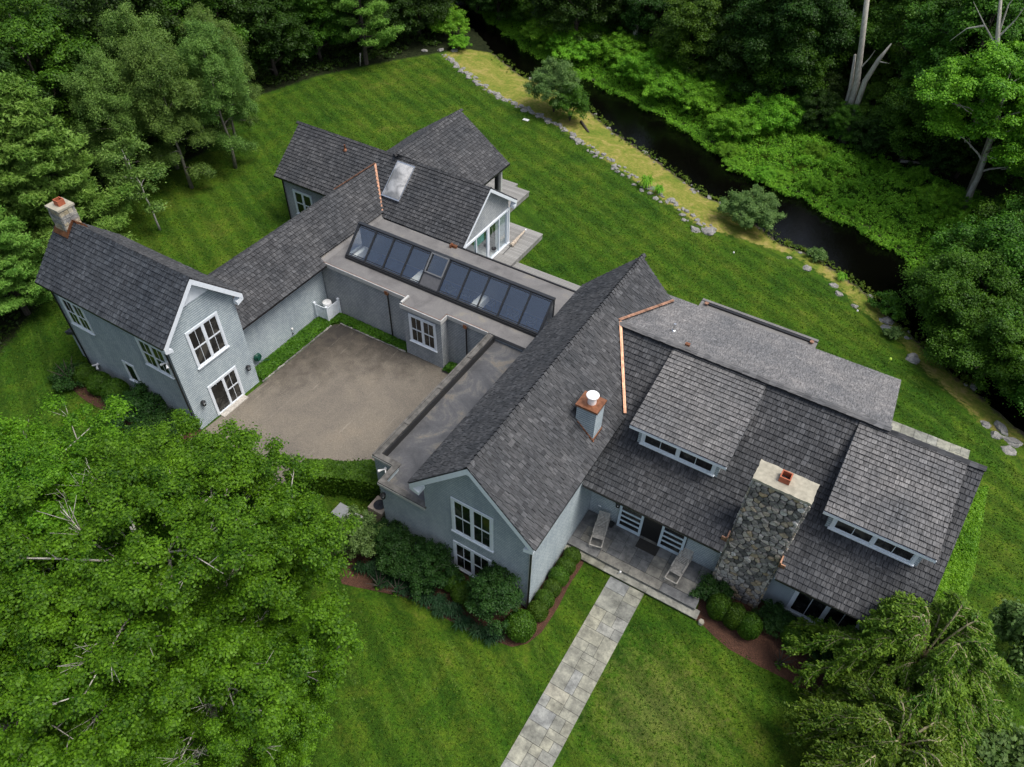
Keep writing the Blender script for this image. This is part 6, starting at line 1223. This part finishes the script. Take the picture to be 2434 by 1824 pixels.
# interior chairs under the skylight
def chair(x, y, rz, lab):
    e = empty('armchair', (x, y, .9), rz, label=lab, cat='chair', group='dining chairs under the skylight')
    mb = MB(); mb.box(-.25, .25, -.25, .25, .42, .50); kid(mb, 'seat', M['chairpad'], e)
    mb = MB(); pts = [V3(.24*math.sin(t), .26, .78-.26*math.cos(t)) for t in np.linspace(0, 2*math.pi, 18)]; mb.tube(pts, [.022]*18, 6); mb.box(-.18, .18, .25, .27, .6, .95); kid(mb, 'backrest', M['chairwood'], e)
    for a in (-.23, .23):
        for b in (-.23, .23): mb = MB(); mb.box(a-.02, a+.02, b-.02, b+.02, 0, .42); kid(mb, 'leg', M['chairwood'], e)
        mb = MB(); mb.bar((a, -.2, .66), (a, .26, .68), .04, .03); mb.box(a-.015, a+.015, -.2, -.17, .42, .66); kid(mb, 'armrest', M['chairwood'], e)
for x, y, rz, lab in ((5.5, 11.7, 2.8, 'chair under the sixth skylight bay'), (6.6, 11.9, 3.3, 'chair under the seventh skylight bay'), (7.6, 11.5, .4, 'chair beside the table under the seventh skylight bay'), (8.35, 11.95, 3.1, 'chair under the eighth skylight bay'), (10.1, 11.8, 3.0, 'chair under the ninth skylight bay'), (11.4, 11.8, 3.2, 'chair under the last skylight bay')): chair(x, y, rz, lab)
e = empty('table', (7.1, 12.0, .9), label='small dark table between the chairs under the skylight', cat='table'); mb = MB(); mb.box(-.4, .4, -.3, .3, .7, .74); kid(mb, 'tabletop', M['chairwood'], e)
for a in (-.35, .35):
    for b in (-.25, .25): mb = MB(); mb.box(a-.025, a+.025, b-.025, b+.025, 0, .7); kid(mb, 'leg', M['chairwood'], e)
mb = MB(); mb.box(8.95, 9.35, 11.9, 12.3, .9, 2.0); tag(mb.build('cabinet', plain('blue_fabric', (.02, .06, .15), .8)), 'blue draped cabinet under the ninth skylight bay', 'cabinet')
# small things on the lawn
mb = MB(); mb.box(-3.95, -3.4, 36.6, 36.95, 0, .04); tag(mb.build('valve_cover', M['capwhite']), 'small white cover plate on the lawn below the blue-green bush', 'cover plate')
mb = MB(); mb.lathe((31.0, 21.5, 0), [(.02, 0), (.02, .3), (.08, .34), (.10, .42), (.06, .5), (.02, .52)], 10); tag(mb.build('garden_marker', M['yellow']), 'lime yellow marker standing on the rear lawn', 'marker')
mb = MB(); mb.lathe((27.0+.42, -.55, 0), [(.13, 0), (.14, .2), (.11, .24)], 6); tag(mb.build('stone_block', M['mortarcap']), 'pale stone block at the corner of the porch steps', 'stone block')
mb = MB(); mb.tube([(23.22, -.33, .17), (23.3, -.33, .36)], [.02, .03], 8); mb.lathe((23.3, -.33, .36), [(.05, 0), (.06, .05), (.02, .09)], 10); tag(mb.build('path_light', M['capwhite']), 'small white spike light on the lower porch step', 'path light')
for x, y, lab in ((19.1, 29.0-1.6, 'white golf ball sized dot on the lawn below the silvery bush'), (28.2, 25.6, 'tiny white ball on the mossy slope'), (19.2, -6.15, 'small white flower at the mulch edge')): mb = MB(); mb.lathe((x, y, 0), [(.02, 0), (.07, .05), (.05, .11), (.01, .13)], 8); tag(mb.build('ball', M['capwhite']), lab, 'ball' if 'flower' not in lab else 'flower')
